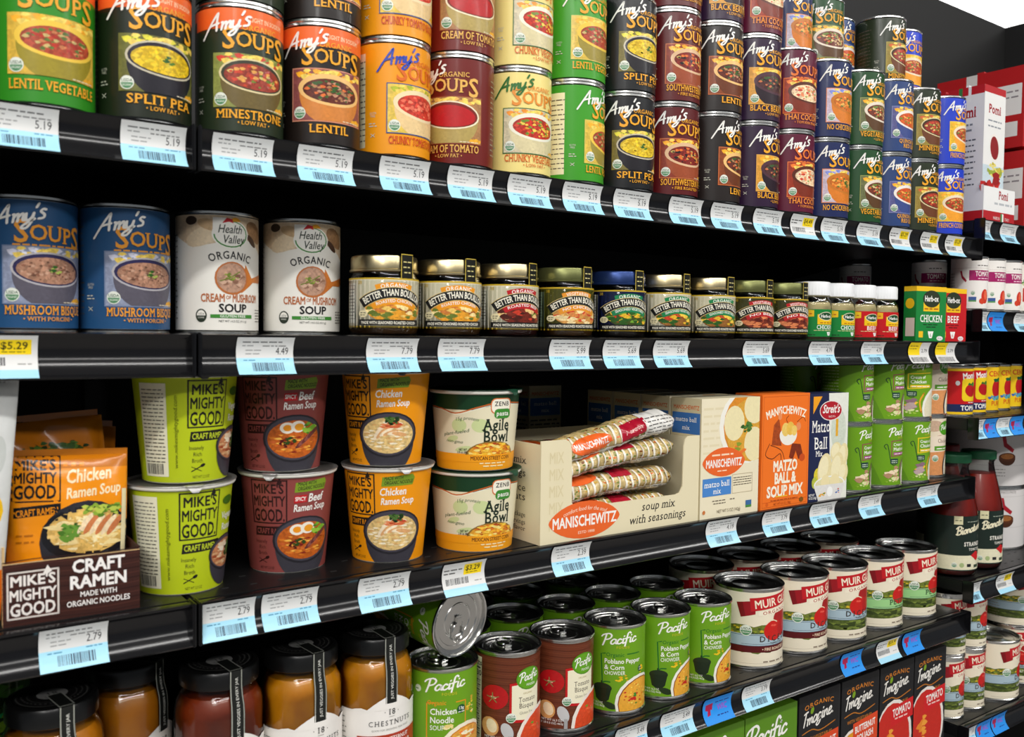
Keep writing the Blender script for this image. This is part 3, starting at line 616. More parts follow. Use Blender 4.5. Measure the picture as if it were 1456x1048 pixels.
    if kind == 'beef':
        c.ell(bx-8, by+10, 7, 5.2, 'f4ecdc'); c.ell(bx-8, by+10, 4, 3, 'f09820'); c.ell(bx+2, by+11, 7, 5.4, 'f4ecdc'); c.ell(bx+3, by+10.6, 4.6, 3.4, 'f0a028'); c.bits(bx+15, by+9, 7, 5, ['7ab030', '9ac840', '4c8020'], 26, 2.4, 3)
        for k in range(5): c.ell(bx+6+k*3, by-4+k*2.2, 8, 2.0, ('6a3430', '8c5048')[k % 2], .15, rot=40)
        c.bits(bx-8, by-3, 7, 5, ['7c1814', '50100c', '2c4a18'], 30, 1.4, 8)
    elif kind == 'chicken':
        for k in range(6): c.ell(bx-11+k*4.4, by+3-abs(k-2)*.8, 8, 2.0, ('f4e0c0', 'e0a870')[k % 2], .15, rot=60-k*14)
        c.bits(bx+2, by+9, 9, 4, ['d86a40', 'e88858', 'c04828'], 22, 1.4, 8, 0, 3); c.bits(bx+3, by+14, 7, 4, ['2c4a20', '4c7030', '1c3418'], 26, 1.8, 9)
    else:
        c.bits(bx+6, by+1, 6, 9, ['2c5a20', '1c3c18', '4c7a30'], 26, 2.2, 8); c.bits(bx-5, by+5, 6, 4, ['f4e8d0', 'e8d0b0'], 9, 2.6, 9)
    c.clip = None
    return c
def art_agile(H=79, rm=45):
    c = Canvas(); W = PI*rm; c.rect(-W, 0, W, H, 'e8e0c0'); c.rect(-W, 62, W, H, '163c22')
    top = [(-W, 64), (-60, 64), (-20, 58), (6, 66), (20, 70), (W, 66)]
    c.poly([(-W, 60), (-50, 62), (-22, 57), (0, 63), (24, 68), (60, 66), (W, 62), (W, 56), (-W, 54)], 'e8e0c0')
    c.line([(-W, 62), (-50, 63.5), (-22, 58.5), (0, 64.5), (24, 69.5), (60, 67.5), (W, 63)], 1.2, 'c8642c', True); c.line([(-W, 60.6), (-50, 62), (-22, 57), (0, 63), (24, 68), (60, 66), (W, 61.5)], .6, 'f4f0e0', True)
    c.rect(-W, 0, W, 17, 'f5a21c'); c.ell(-18, 46, 8, 7, 'ccd89c'); c.ell(4, 46, 9, 7, 'ccd89c'); c.ell(-26, 32, 7, 3, 'ccd89c', rot=15); c.ell(-14, 22, 9, 2.6, 'ccd89c', rot=12)
    c.text('15g protein', -10, 52, 3.4, '3a5a38', w=24, shear=.3, arc=40); c.text('plant-fueled', -22, 37, 3.4, '3a5a38', w=30, shear=.3, rot=10, bold=.01); c.text('non-gmo', -24, 28, 3.2, '3a5a38', w=20, shear=.3, rot=-4, bold=.01)
    c.rrect(14, 58, 38, 74, 5, 'd8743c'); c.rrect(15, 59, 37, 73, 4.6, 'f4efdc'); c.text('ZENB', 26.5, 66, 4.4, BLK, bold=.04, w=17, track=.12); c.rrect(18, 53, 38, 63, 4, '3f8a34'); c.text('pasta', 28, 56, 4.6, WHT, bold=.04, w=15, track=.08)
    c.text('Agile', 7, 41, 11.5, '1a2a1e', bold=.035, serif=True, w=31, align='l'); c.text('Bowl', 7, 29, 11.5, '1a2a1e', bold=.035, serif=True, w=31, align='l')
    c.clip = (-W, 10, W, H); c.ell(18, 14, 30, 16, '8a6a30', .2); c.ell(18, 13.5, 28.6, 15, 'e0a030', .35); c.bits(18, 18, 26, 10, ['f8d050', 'f0b830', 'a83c18', 'f8e080', 'd87820'], 120, 1.5, 4, .1, 2.4); c.clip = None
    c.rect(-W, 8.5, W, 12, 'f5a21c') ; c.rect(-20, 8.5, 60, 16, 'f5a21c'); c.text('NET WT', -14, 20, 2.4, BLK, bold=.03, w=9); c.text('2.8 oz (80g)', -14, 17.4, 2.2, BLK, bold=.02, w=13)
    c.text('MEXICAN STREET CORN', 18, 10.6, 3.8, '4a1c10', bold=.03, w=48); c.words_(4, 36, 6.6, 1.8, 'fbe8b0', 3); c.words_(8, 34, 3.6, 1.8, 'fbe8b0', 5)
    return c
def art_btb(kind, rad=.0335, H=47):
    p = dict(chicken=('e8e0c8', 'ec9a20', 'ORGANIC', 'd8962c', ['c87838', 'f0c868', 'a85828', '6a7a30', 'f4dc98']), beef=('e8e0c8', 'b81c24', 'ORGANIC', '6a2418', ['7a2c20', 'c83c28', '6a8a30', '4c1c14', 'e8c080']),
             veg=('5c5a1c', 'e8962c', 'VEGETARIAN', 'c89048', ['e8c078', 'd88848', 'c83c28', 'f0d8a0']), blue=('16204c', '1c8050', 'ORGANIC', '3c4a1c', ['c83c20', 'e8b830', '6a9a30', '2c5a20']),
             green=('e8e0c8', '188048', 'ORGANIC', '8a5a28', ['c83c20', 'e8b830', '6a9a30', '2c5a20', 'f0c848']), olive=('4c4a1e', 'b82024', 'VEGETARIAN', '6a2a1c', ['8a3020', '5a1c14', 'a84c30', 'd88050']))[kind]
    c = Canvas(); full(c, rad, H, p[0]); W = PI*rad*1000
    c.rect(-W, 0, W, 1.5, 'c8a82c'); c.rect(-W, H-1.6, W, H, 'c8a82c')
    c.rect(-48, 4, -30, H-5, 'ecebe0' if kind != 'veg' else '8aa088'); c.frame(-46, 8, -32, 40, .4, '5a584c')
    for k in range(9): c.words_(-45, -33, 11+k*3.1, 1.1, '4c4a40', k)
    c.clip = (-W, 7.5, W, H); c.ell(13, 19, 32, 15, p[3], .35); c.bits(13, 19, 30, 13, p[4], 70, 2.6, 4, .25, 2.0); c.clip = None
    A_ = 52
    def arcband(v0, v1, a0, a1, r, col):
        P_ = []
        n = 10
        for k in range(n+1): t = a0+(a1-a0)*k/n; P_.append(((r+v1)*math.sin(t), (r+v1)*math.cos(t)))
        for k in range(n, -1, -1): t = a0+(a1-a0)*k/n; P_.append(((r+v0)*math.sin(t), (r+v0)*math.cos(t)))
        # convex pieces
        for k in range(n): q = [P_[k], P_[k+1], P_[2*n-k], P_[2*n+1-k]]; yield [(x+10, y+30-r) for x, y in q]
    c.add(list(arcband(7, 13, -.30, .30, A_, None)), p[1]); c.text(p[2], 10, 38.2, 3.8, WHT, bold=.03, w=27, arc=60, track=.1)
    c.add(list(arcband(-8, 1.0, -.48, .54, A_, None)), p[1]); c.add(list(arcband(-2.2, 8.6, -.64, .64, A_, None)), 'd8c080'); c.add(list(arcband(-1.6, 8.0, -.64, .64, A_, None)), BLK)
    c.text('BETTER THAN BOUILLON', 10.5, 30.4, 6.2, 'f4efdc', bold=.045, w=62, arc=54)
    c.text({'chicken': 'ROASTED CHICKEN', 'beef': 'ROASTED BEEF', 'veg': 'NO CHICKEN', 'blue': 'SEASONED VEGETABLE', 'green': 'SEASONED VEGETABLE', 'olive': 'NO BEEF'}[kind], 11, 24.2, 2.9, WHT, bold=.02, w=38, arc=50)
    c.rect(-26, 2.2, 40, 7.6, BLK); c.text('MADE WITH SEASONED ROASTED ' + ('BEEF' if kind == 'beef' else 'CHICKEN' if kind == 'chicken' else 'VEGETABLES'), -23, 3.3, 2.7, 'f4efdc', bold=.04, w=58, align='l')
    c.text('38', -25, 41, 3.2, 'c8a82c', w=5); c.ell(-21, 13, 5, 3.6, 'e8dcb0'); c.words_(-24, -18, 13.4, 1.0, BLK, 3); c.words_(-24, -18, 11.4, 1.0, BLK, 4)
    return c
def art_herb(kind, H=38, rad=.0285):
    g = '138238' if kind == 'chicken' else 'c4141c'; c = Canvas(); full(c, rad, H, g)
    c.poly([(-24, 27), (-22, 38), (-8, 36.5), (-8, 28)], 'f0c01c'); c.words_(-21, -11, 31, 2, 'c05010', 3)
    c.poly([(-3, 17), (-3, 31), (27, 31), (27, 17)], 'f2c218'); c.ell(12, 28.5, 13.5, 6, 'e8e0c0'); c.ell(12, 28.5, 12.4, 5.2, '1c4a28'); c.text('Herb-ox', 12, 26.4, 4.4, WHT, bold=.05, w=20); c.words_(1, 24, 18.6, 2, 'b06a10', 4)
    c.text('CHICKEN' if kind == 'chicken' else 'BEEF', 11, 10.4, 5.6, WHT, bold=.03, serif=True, w=30 if kind == 'chicken' else 20); c.words_(-8, 26, 8.2, 1.2, 'e0d8a0', 5)
    c.poly([(15, 1.5), (13, 6.6), (22, 6.6), (20, 1.5)], WHT); c.text('0', 17.5, 2.4, 3, g, w=2); c.words_(-24, -6, 2, 1.5, '16261a', 6)
    return c
def art_herbbox(kind):
    g = '138238' if kind == 'chicken' else 'c4141c'; c = Canvas(); c.rect(0, 0, 57, 80, g); c.rect(0, 73, 57, 80, 'f2c218')
    c.rect(14, 44, 44, 62, 'f2c218'); c.ell(29, 62, 16.5, 12.5, '2a3420'); c.text('Herb-ox', 29, 58.5, 8, WHT, bold=.05, w=26); c.words_(16, 42, 46.5, 3, 'b06a10', 4)
    c.text('CHICKEN' if kind == 'chicken' else 'BEEF', 29, 28.5, 10, WHT, bold=.03, serif=True, w=42 if kind == 'chicken' else 25); c.words_(14, 44, 24, 2, '0c3018' if kind == 'chicken' else '5c0808', 5); c.words_(20, 38, 20.5, 2, '0c3018' if kind == 'chicken' else '5c0808', 6)
    c.poly([(26, 5), (23, 15), (34, 15), (31, 5)], WHT); c.text('6', 28.5, 7, 5, g, w=3.4); c.rect(6, 6, 14, 15, 'f0c01c'); c.ell(46, 5, 6, 3.4, 'e8e0e0'); c.text('8 oz', 46, 4, 2, g, w=7)
    return c
def lozenge(c, u, v, a, b, col='e8662a'):
    return c.poly([(u+a*math.cos(R(k*12)), v+b*math.sin(R(k*12))*abs(math.sin(R(k*12)))**.35) for k in range(30)], col)
def art_matzo():
    c = Canvas(); c.rect(0, 0, 108, 148, 'ece2c4'); c.clip = (0, 0, 108, 148)
    for k in range(7): c.words_(4, 50, 80+k*9, 4, 'e4d8b4', k)
    c.ell(86, 112, 54, 48, 'f2efe4'); c.ell(90, 112, 50, 45, 'd88a28', .1); c.ell(92, 106, 47, 40, 'd8a038', .15); c.ell(60, 116, 19, 22, 'ece0b0', .04); c.ell(98, 134, 20, 20, 'ece0b0', .04); c.ell(98, 88, 19, 22, 'ece0b0', .04); c.bits(84, 110, 8, 6, ['2c5a20', '4c7a30'], 14, 3, 3)
    c.bits(70, 84, 12, 6, ['e87830', '8a9a30'], 8, 3.4, 6); c.clip = None
    lozenge(c, 42, 69, 39, 18); c.text('MANISCHEWITZ', 42, 63, 9.5, WHT, bold=.05, w=66); c.words_(20, 62, 77, 3, 'f8d8b8', 2); c.words_(30, 50, 57.5, 2, 'f8d8b8', 5)
    c.rect(4, 28, 56, 50, '4a86cc'); c.text('matzo ball', 30, 39, 7, WHT, w=46, serif=True, bold=.02); c.text('mix', 30, 30.5, 6.4, WHT, w=14, serif=True, bold=.02)
    c.frame(58, 28, 96, 52, .5, 'b8a888')
    for k in range(4): c.words_(60, 94, 47-k*3, 1.3, '5a5040', k)
    c.words_(22, 48, 21, 1.6, '6a6050', 3); c.words_(24, 46, 17.6, 1.6, '6a6050', 4); c.words_(54, 64, 21, 1.6, '6a6050', 7); c.text('NET WT 5 OZ (142g)', 52, 6, 4, '7a6a50', w=44); c.rect(84, 8, 95, 17, '3c6aa0'); c.rect(84, 8, 95, 11, '4c8a40'); c.ell(7, 9, 2.5, 2.5, 'c87840')
    return c
def art_matzo_side(w):
    c = Canvas(); c.rect(0, 0, w, 148, 'd8cba4'); c.text('MANISCHEWITZ', w/2, 134, 5, 'd8662a', w=w*.85, bold=.04); c.rect(2, 104, w-2, 130, '3f74b8'); c.text('matzo ball', w/2, 119, 5.4, WHT, w=w*.7, serif=True, bold=.02); c.text('mix', w/2, 109, 5.4, WHT, w=w*.25, serif=True, bold=.02)
    for k in range(9): c.words_(3, w-3, 96-k*6, 3, '4c4638', k)
    return c
def art_orange():
    c = Canvas(); W, H = 98, 150; c.rect(0, 0, W, H, 'f07420'); c.frame(3, 3, W-3, H-3, .5, 'b84c10')
    c.text('MANISCHEWITZ', W/2, 124, 10, 'f8f0dc', bold=.06, w=80, arc=120)
    c.poly([(24, 110), (34, 118), (38, 104), (40, 82), (20, 84)], 'a04418', .3); c.ell(36, 121, 4, 5, 'e8905c'); c.ell(75, 106, 5, 5.5, 'e8905c'); c.line([(72, 112), (84, 118), (90, 112)], .8, '5a2410', True)
    c.ell(54, 96, 18, 14, 'f0ece0', a0=180, a1=360); c.ell(54, 97, 18, 8, 'f0ece0'); c.ell(48, 103, 8, 9, 'ecc868', .1); c.ell(58, 104, 8, 9, 'e8bc50', .1); c.ell(66, 101, 6, 7, 'ecc868', .1); c.line([(52, 112), (49, 117), (54, 121)], .7, '5a2410', True)
    c.line([(16, 86), (8, 72), (22, 66), (38, 72), (40, 58)], 1.0, '5a2410', True); c.line([(18, 84), (40, 76), (48, 60)], .9, '5a2410', True); c.poly([(62, 84), (80, 82), (86, 66), (76, 62), (70, 74), (64, 62), (56, 66)], '7c2c10', .2); c.ell(84, 64, 6, 5, 'c84c18')
    for t, v, w_ in (('MATZO', 46, 50), ('BALL &', 30, 44), ('SOUP MIX', 13, 74)): c.text(t, W/2, v+3, 13.5, 'f8f0dc', bold=.08, w=w_)
    c.rect(30, 15, 54, 16.4, 'f0c030'); c.words_(20, 76, 10.5, 1.8, 'a84410', 3); c.line([(4, 9.6), (94, 9.6)], .4, 'b84c10'); c.text('NET WT 4.5 OZ (128g)', 44, 4.6, 3.2, 'a84410', w=36); c.ell(84, 7.5, 4.6, 3.4, '7c5010'); c.ell(13, 7, 2.6, 2.6, 'd86018')
    return c
def art_streit():
    c = Canvas(); W, H = 82, 148; c.rect(0, 0, W, H, '1c2448'); c.poly([(44, 0), (W, 0), (W, H), (40, H), (44, 70)], 'e4e6dc', .04)
    c.ell(62, 96, 16, 30, 'ccd4c4', .1); c.rect(56, 88, 61, 112, 'e0a828', .1); c.poly([(8, 122), (8, 144), (26, 144)], 'f0a01c'); c.poly([(8, 144), (26, 144), (8, 120)], 'f0a01c')
    c.ell(45, 124, 24, 14, 'e8e0dc'); c.ell(45, 124, 22.6, 12.8, 'b01828'); c.text("Streit's", 45, 121, 11, WHT, bold=.04, shear=.25, w=36); c.text('SINCE 1916', 47, 114.6, 2.6, WHT, w=14)
    c.text('Matzo', 25, 95, 16, WHT, bold=.01, serif=True, w=38); c.text('Ball', 25, 72, 16, WHT, bold=.01, serif=True, w=28); c.text('Mix', 22, 62, 7.5, WHT, bold=.02, serif=True, w=14)
    c.ell(20, 36, 8, 10, 'd8c838', .2); c.ell(14, 26, 6, 8, 'b8c048', .2)
    for u, v, a, b in ((58, 66, 12, 14), (72, 58, 11, 20), (34, 44, 14, 22), (60, 42, 14, 24), (74, 36, 10, 14)): c.ell(u, v, a, b, 'e6d8a4', .05, rot=-14); c.ell(u-2, v+2, a*.7, b*.72, 'f0e6bc', .03, rot=-14)
    c.ell(45, 22, 33, 12, 'f0f0ec'); c.ell(45, 23, 30, 9, 'e0d8a8', .1); c.ell(36, 26, 9, 10, 'ecdeac'); c.ell(56, 26, 10, 10, 'ecdeac'); c.poly([(12, 22), (78, 22), (68, 0), (22, 0)], 'dedcd8', .06); c.ell(46, 12, 6, 7, 'f4f4f0'); c.bits(30, 10, 8, 5, ['c84838', '5a8a40', 'e0a838'], 6, 1.8, 3); c.bits(62, 10, 6, 5, ['4868b0', 'c84838'], 5, 1.8, 4)
    c.text('NET WT', 8, 8, 3.2, WHT, w=12, bold=.02); c.text('4.5 OZ (128g)', 10, 4, 3.0, WHT, w=16, bold=.02)
    return c
def art_chestnut(body, band, name, H=88, rad=.0385):
    c = Canvas(); W = PI*rad*1000; c.clip = (-W, 0, W, H)
    hi = H
    c.poly([(-W, 0), (W, 0), (W, 72), (-W, 72)], 'f0ece6')
    for u0 in (-90, -40, 10, 60): pass
    n = 40
    for k in range(n):
        u = -W+2*W*k/n; u2 = -W+2*W*(k+1)/n
        f = lambda x: 72+14*max(0, 1-abs(x/22))**.6 + 2.0*math.cos(x/5)*(1 if abs(x) > 20 else 0)
        c.poly([(u, 71), (u2, 71), (u2, f(u2)), (u, f(u))], 'f0ece6')
    c.clip = None
    c.text('· 18 ·', 0, 66, 5.6, '2c2c2c', serif=True, w=16); c.line([(-3, 64), (3, 64)], .3, '2c2c2c'); c.text('CHESTNUTS', 0, 56, 4.8, '4c4c4c', serif=True, w=46, track=.2); c.text('GOOD FOR GROWING  REAL FOOD', 0, 51, 1.7, '8a8a84', w=40)
    c.rect(-34, 30, 36, 47, band); c.text(name[0], 6, 40.5, 3.8, WHT, bold=.02, w=3.1*len(name[0])); c.text(name[1], 6, 34, 3.8, WHT, bold=.02, w=3.1*len(name[1])); c.words_(-31, -18, 39.5, 1.4, WHT, 3); c.words_(-31, -18, 36, 1.4, WHT, 4)
    for k in range(12): c.words_(-60, -46, 8+k*5, 1.6, '8a8a84', k)
    c.words_(-10, 14, 22, 1.6, '8a8a84', 8); c.words_(-16, 18, 14, 1.6, '8a8a84', 9)
    return c
def art_mikes_tray(W=95, H=50):
    c = Canvas(); c.rect(0, 0, W, H, '3a1c16'); 
    for k in range(13): c.line([(0, 2+k*3.9), (W*.3, 3+k*3.9), (W*.7, 1.4+k*3.9), (W, 2.6+k*3.9)], .8, '4c2820' if k % 2 else '2a120e', True)
    c.frame(2.5, 5, 38, 41, 1.3, 'd8d0c8'); c.text("MIKE'S", 20, 30, 7.6, 'e8e2dc', bold=.06, w=31); c.text('MIGHTY', 20, 19, 8, 'e8e2dc', bold=.06, w=32); c.text('GOOD', 20, 7.6, 9, 'e8e2dc', bold=.06, w=31); c.poly([(27, 38), (30, 44), (33, 39), (30, 37)], 'e8e2dc')
    c.text('CRAFT', 66, 35, 9.5, 'f0ece8', bold=.07, w=38); c.text('RAMEN', 66, 22.5, 9.5, 'f0ece8', bold=.07, w=42); c.text('MADE WITH', 66, 15.5, 4, 'f0ece8', bold=.04, w=27); c.text('ORGANIC NOODLES', 66, 8.6, 4.2, 'f0ece8', bold=.04, w=46)
    return c
def art_ramen_bag(W=96, H=128, clip=128):
    c = Canvas(); H = clip; c.clip = (0, 0, W, H); c.rect(0, 0, W, H, 'ee9010'); c.rect(0, 102, W, H, 'c87410'); c.frame(2, 76, 40, 112, 1.2, BLK); c.text("MIKE'S", 20, 101, 8, BLK, bold=.06, w=32); c.text('MIGHTY', 20, 91, 8, BLK, bold=.06, w=33); c.text('GOOD', 20, 79, 10, BLK, bold=.06, w=33)
    c.poly([(4, 64), (4, 72), (40, 75), (40, 67)], BLK); c.text('CRAFT RAMEN', 22, 66, 5, 'ee9010', bold=.04, w=33, rot=4); c.text('Chicken', 44, 90, 10, 'f6e2b8', bold=.05, shear=.15, w=38, align='l', rot=5); c.text('Ramen Soup', 44, 78, 8, 'f6e2b8', bold=.05, shear=.15, w=46, align='l', rot=5)
    c.clip = (0, 0, W, H); c.ell(62, 44, 38, 32, '2a2a30', .05); c.ell(62, 50, 37, 22, '1c1c20'); c.ell(63, 52, 33, 18, 'd8b060', .35); c.bits(62, 50, 28, 14, ['f0d898', 'e8c478', 'f4e4b0'], 70, 2.4, 3, .1, 3.4); c.bits(48, 52, 8, 7, ['4c7a28', '6a9a38', '2c5018'], 30, 2.6, 5)
    for k in range(6): c.ell(60+k*5, 58-k*.6, 10, 2.6, ('f0d8b0', 'c87848')[k % 2], .2, rot=50)
    c.bits(74, 68, 18, 5, ['8aa838', 'b8c850', '5c8028'], 30, 2.6, 9)
    c.words_(6, 20, 50, 2, 'b86a08', 3); c.words_(6, 20, 45, 2, 'b86a08', 4); c.rect(W-5, 10, W-1, 84, 'e8dcb0')
    return c
def art_display(W=238, H=111):
    """front of the display tray: drawn in three convex panels round the cut-out by the box builder"""
    c = Canvas(); c.rect(0, 0, W, H, 'e6dbb8')
    for k in range(5): c.text('MIX', 21, 12+k*19, 13, 'dccfa6', w=24, bold=.02)
    return c
def display_print(c):
    lozenge(c, 62, 21.5, 51, 20.5)
    c.text('MANISCHEWITZ', 62, 15, 11.5, WHT, bold=.05, w=92); c.text('comfort food for the soul', 62, 32, 4.4, 'f8e0c8', shear=.2, w=62, arc=90); c.text('ESTD 1888', 64, 6.5, 3, 'f8e0c8', w=24)
    c.text('soup mix', 174, 22, 9.5, BLK, shear=.2, w=54, serif=True); c.text('with seasonings', 174, 8, 9.5, BLK, shear=.2, w=92, serif=True)
    return c
def art_tomatocan(H=82):
    c = Canvas(); W = PI*37; full(c, .037, H, 'f0ece6'); c.rect(-W, 48, W, 64, 'f0ece6'); c.rect(-26, 46, 34, 63, 'a01860'); c.text('TOMATO', 6, 53, 8, WHT, bold=.03, w=40); c.words_(-8, 20, 48.6, 2.2, 'f0c8d8', 3); c.words_(-10, 20, 70, 2.4, '6a6460', 4); c.line([(-W, 66.6), (W, 66.6)], .4, 'c8b8b0')
    c.poly([(-44, 62), (-40, 62), (-38, 54), (-30, 46), (-32, 43), (-40, 50)], 'a01830'); c.ell(10, 20, 10, 12, 'c83020', .1); c.ell(12, 22, 5, 8, 'e86848', .15); c.ell(2, 12, 7, 5, 'd04028', .1); c.seal(-18, 26, 4.5); c.rect(-26, 11, -11, 19, '3c5a98'); c.rect(-26, 11, -11, 13.4, '5a9a50')
    for k in range(10): c.words_(-82, -56, 12+k*5, 1.5, '9a948c', k)
    return c
def art_roma(H=82):
    c = Canvas(); full(c, .037, H, 'f0ece0'); c.ell(-6, 66, 14, 10, 'b81c20', .1); c.bits(-8, 50, 16, 8, ['4c8a40', '6aa050', 'c8d0a0'], 20, 3, 4); c.poly([(-24, 40), (40, 44), (40, 18), (-24, 16)], 'c4302a'); c.text('ROMA', 6, 25, 9, 'f0d8c0', bold=.03, w=36); return c
def art_mam(kind, H=76):
    c = Canvas(); W = PI*37
    if kind == 'red':
        full(c, .037, H, 'c4181c'); c.rect(-W, H-4, W, H, 'f2c81c'); c.rect(-W, 0, W, 4, 'f2c81c'); c.rect(-W, 4, W, 17, '1c2858'); c.rrect(-14, 22, 44, 60, 6, 'f2d020'); c.text('MomNom', 14, 60, 10, WHT, bold=.06, w=54, arc=200)
        c.ell(8, 40, 16, 11, 'b8141c', .08); c.bits(10, 50, 8, 3, ['2c6a28', '3c8a38'], 10, 2.6, 3); c.ell(34, 38, 10, 12, 'c01820', .08); c.bits(34, 50, 6, 3, ['2c6a28', '3c8a38'], 8, 2.6, 4); c.text('TOMATO', 12, 6.6, 8, WHT, bold=.06, w=56); c.words_(0, 28, 19, 2, WHT, 3); c.ell(-22, 52, 4, 4, 'd8d8d8')
    else:
        full(c, .037, H, 'f2c81c'); c.text('CENTO', 10, 60, 9, 'd0401c', bold=.05, w=48); c.ell(10, 38, 16, 18, 'b8141c', .08); c.ell(34, 38, 12, 16, 'a01018', .08); c.bits(10, 54, 10, 3, ['2c6a28', '1c5a38', '3c8a38'], 16, 3.4, 3); c.bits(10, 22, 26, 3, ['3c68b0', '58a8b8', '4c8a40'], 20, 3, 5); c.text('PUREE', 10, 8, 8, 'd8501c', bold=.03, w=34)
    return c
def art_passata(H=92, rad=.0405):
    c = Canvas(); full(c, rad, H, '1f2c26'); W = PI*rad*1000; c.rect(-W, 2, W, 26, 'e4dfc0', .05); c.rect(-32, 78, -18, 92, 'e0dab0'); c.words_(-30, -20, 84, 2, '5a6040', 3)
    c.script('Bionaturae', -28, 60, 13, 'ece4c4', w=58, pen=.17, shear=.25, rot=12); c.text('STRAINED', 4, 42, 6.4, 'f0ece0', bold=.06, w=38, track=.15); c.text('TOMATOES', 8, 34, 4.4, 'f0ece0', bold=.03, w=28, track=.1); c.words_(-10, 20, 82, 1.6, 'a8b0a0', 3)
    c.poly([(-2, 26), (10, 33), (18, 30), (20, 21), (13, 16)], 'c81c20', .05); c.seal(-30, 10, 4.4); c.ell(-18, 10, 4, 4, 'a8b880'); c.rect(-9, 7, -1, 12, '2c2c2c'); c.rect(6, 5, 20, 10, '3c4c38'); return c
def art_tomatobig(H=116, rad=.0765):
    c = Canvas(); full(c, rad, H, 'dcd8d6'); c.text('TOMATO PASTE', -4, 102, 5, '6a6460', w=40); c.line([(-60, 96), (60, 96)], .4, 'a8a4a0'); c.line([(-60, 38), (60, 38)], .4, 'a8a4a0')
    for cx in (-28,):
        c.poly([(cx+10, 94), (cx+17, 94), (cx+20, 80), (cx+36, 68), (cx+32, 62), (cx+14, 74)], 'a81828'); c.ell(cx+22, 52, 17, 14, '4c2a18', .1, a0=180, a1=360); c.ell(cx+22, 54, 17, 8, '5a3018'); c.ell(cx+22, 55, 13, 5, '9a6030', .3)
        for k in range(3): c.words_(cx-12, cx+18, 30-k*6, 2, '8a8682', k)
    return c
def art_pomi(W=100, H=195):
    c = Canvas(); c.rect(0, 0, W, H, 'e4e4e6'); c.rect(0, H-12, W, H, 'b81c24'); c.rect(30, H-22, 40, H, '3c7a40'); c.rect(56, H-22, 64, H, 'e8e8e8'); c.text('Pomi', 50, H-44, 15, 'a01420', bold=.06, w=58, serif=True)
    c.words_(30, 70, H-56, 4, '7a8088', 1); c.words_(26, 74, H-64, 4, '7a8088', 2)
    for k in range(9): c.words_(18+(k % 3)*3, 80-(k % 2)*5, H-78-k*8, 3, '5a5e66', k)
    c.words_(20, 80, H-152, 4, 'b02830', 3); c.words_(22, 76, H-160, 4, 'b02830', 4); c.rect(30, H-182, 64, H-166, '2a2a2a'); c.poly([(34, H-168), (42, H-180), (50, H-168)], WHT); c.bits(50, 6, 40, 6, ['c8d090', '8aa850', 'e8e0a0'], 24, 4, 5); return c
def art_pomi2(W=72, H=195):
    c = Canvas(); c.rect(0, 0, W, H, 'ecebe8'); c.rect(0, H-10, W, H, 'b81c24'); c.text('Pomi', 36, H-38, 12, 'a01420', bold=.06, w=42, serif=True); c.words_(14, 60, H-50, 3, '8a9098', 2); c.words_(14, 60, H-58, 3, '8a9098', 3)
    c.ell(38, 108, 17, 20, 'f0e8e0', rot=20); c.ell(38, 108, 14, 17, '8c1418', .1, rot=20); c.rect(0, 40, W, 82, 'c8d8e0', .05); c.bits(44, 76, 26, 10, ['c8b840', '9aa838', 'e8d870'], 30, 4, 3); c.bits(36, 52, 32, 16, ['b81c18', 'd02c20', '9a1414'], 16, 11, 4); c.rect(0, 0, W, 36, 'f4f4f0'); return c
def art_pomired(W=80, H=190):
    c = Canvas(); c.rect(0, 0, W, H, 'b4181c'); c.rect(6, H-74, 40, H-22, 'e4e2e0'); 
    for k in range(5): c.words_(8, 38, H-32-k*8, 2.6, '6a6468', k)
    c.text('Pomi', 60, H-44, 15, WHT, bold=.06, w=34, serif=True); c.text('FINELY', 58, H-60, 5, WHT, bold=.03, w=26); c.text('TOMATOES', 58, H-70, 5, WHT, bold=.03, w=30); c.rect(8, 50, 38, 74, 'e0dedc'); c.ell(66, 60, 22, 34, 'f0e4dc'); c.ell(68, 60, 19, 30, 'd0341c', .2); c.words_(8, 40, 96, 3, WHT, 7); return c
def art_imagine(kind):
    c = Canvas(); W, H = 92, 190; c.rect(0, 0, W, H, '1d1d1f'); c.clip = (0, 0, W, H)
    c.text('ORGANIC', W/2, H-18, 6.4, 'c87820', bold=.04, w=66, track=.15, arc=140); c.ell(30, H-24, 3.6, 5, '7aa020', rot=-30); c.script('Imagine.', 10, H-44, 19, 'ece8e0', w=70, pen=.13, shear=.25, rot=6)
    c.line([(8, H-54), (30, H-51), (50, H-56), (84, H-50)], 1.6, 'b87020', True); c.text('WITH VEGETABLES', W/2, H-66, 5, 'b87020', bold=.03, w=62)
    if kind == 'tomato': c.ell(38, 70, 52, 64, 'ece4dc'); c.ell(36, 68, 48, 61, 'c8281c', .06); c.bits(26, 70, 8, 22, ['e88828', 'f0a038'], 9, 6, 3); c.poly([(30, 92), (30, 122), (92, 128), (92, 98)], 'd01c20'); c.text('TOMATO', 61, 108, 12, WHT, bold=.05, w=50, rot=4); c.words_(42, 80, 102, 3.4, 'f0c8c0', 3)
    else: c.ell(34, 62, 50, 54, 'ece4dc'); c.ell(33, 60, 46, 51, 'e09820', .08); c.poly([(30, 84), (30, 122), (92, 128), (92, 88)], 'dc4820'); c.text('BUTTERNUT', 61, 108, 9.5, WHT, bold=.05, w=52, rot=4); c.text('SQUASH', 61, 94, 9.5, WHT, bold=.05, w=42, rot=4)
    c.bits(80, 30, 10, 40, ['a81c18', 'c83020'], 6, 8, 5); c.clip = None; return c
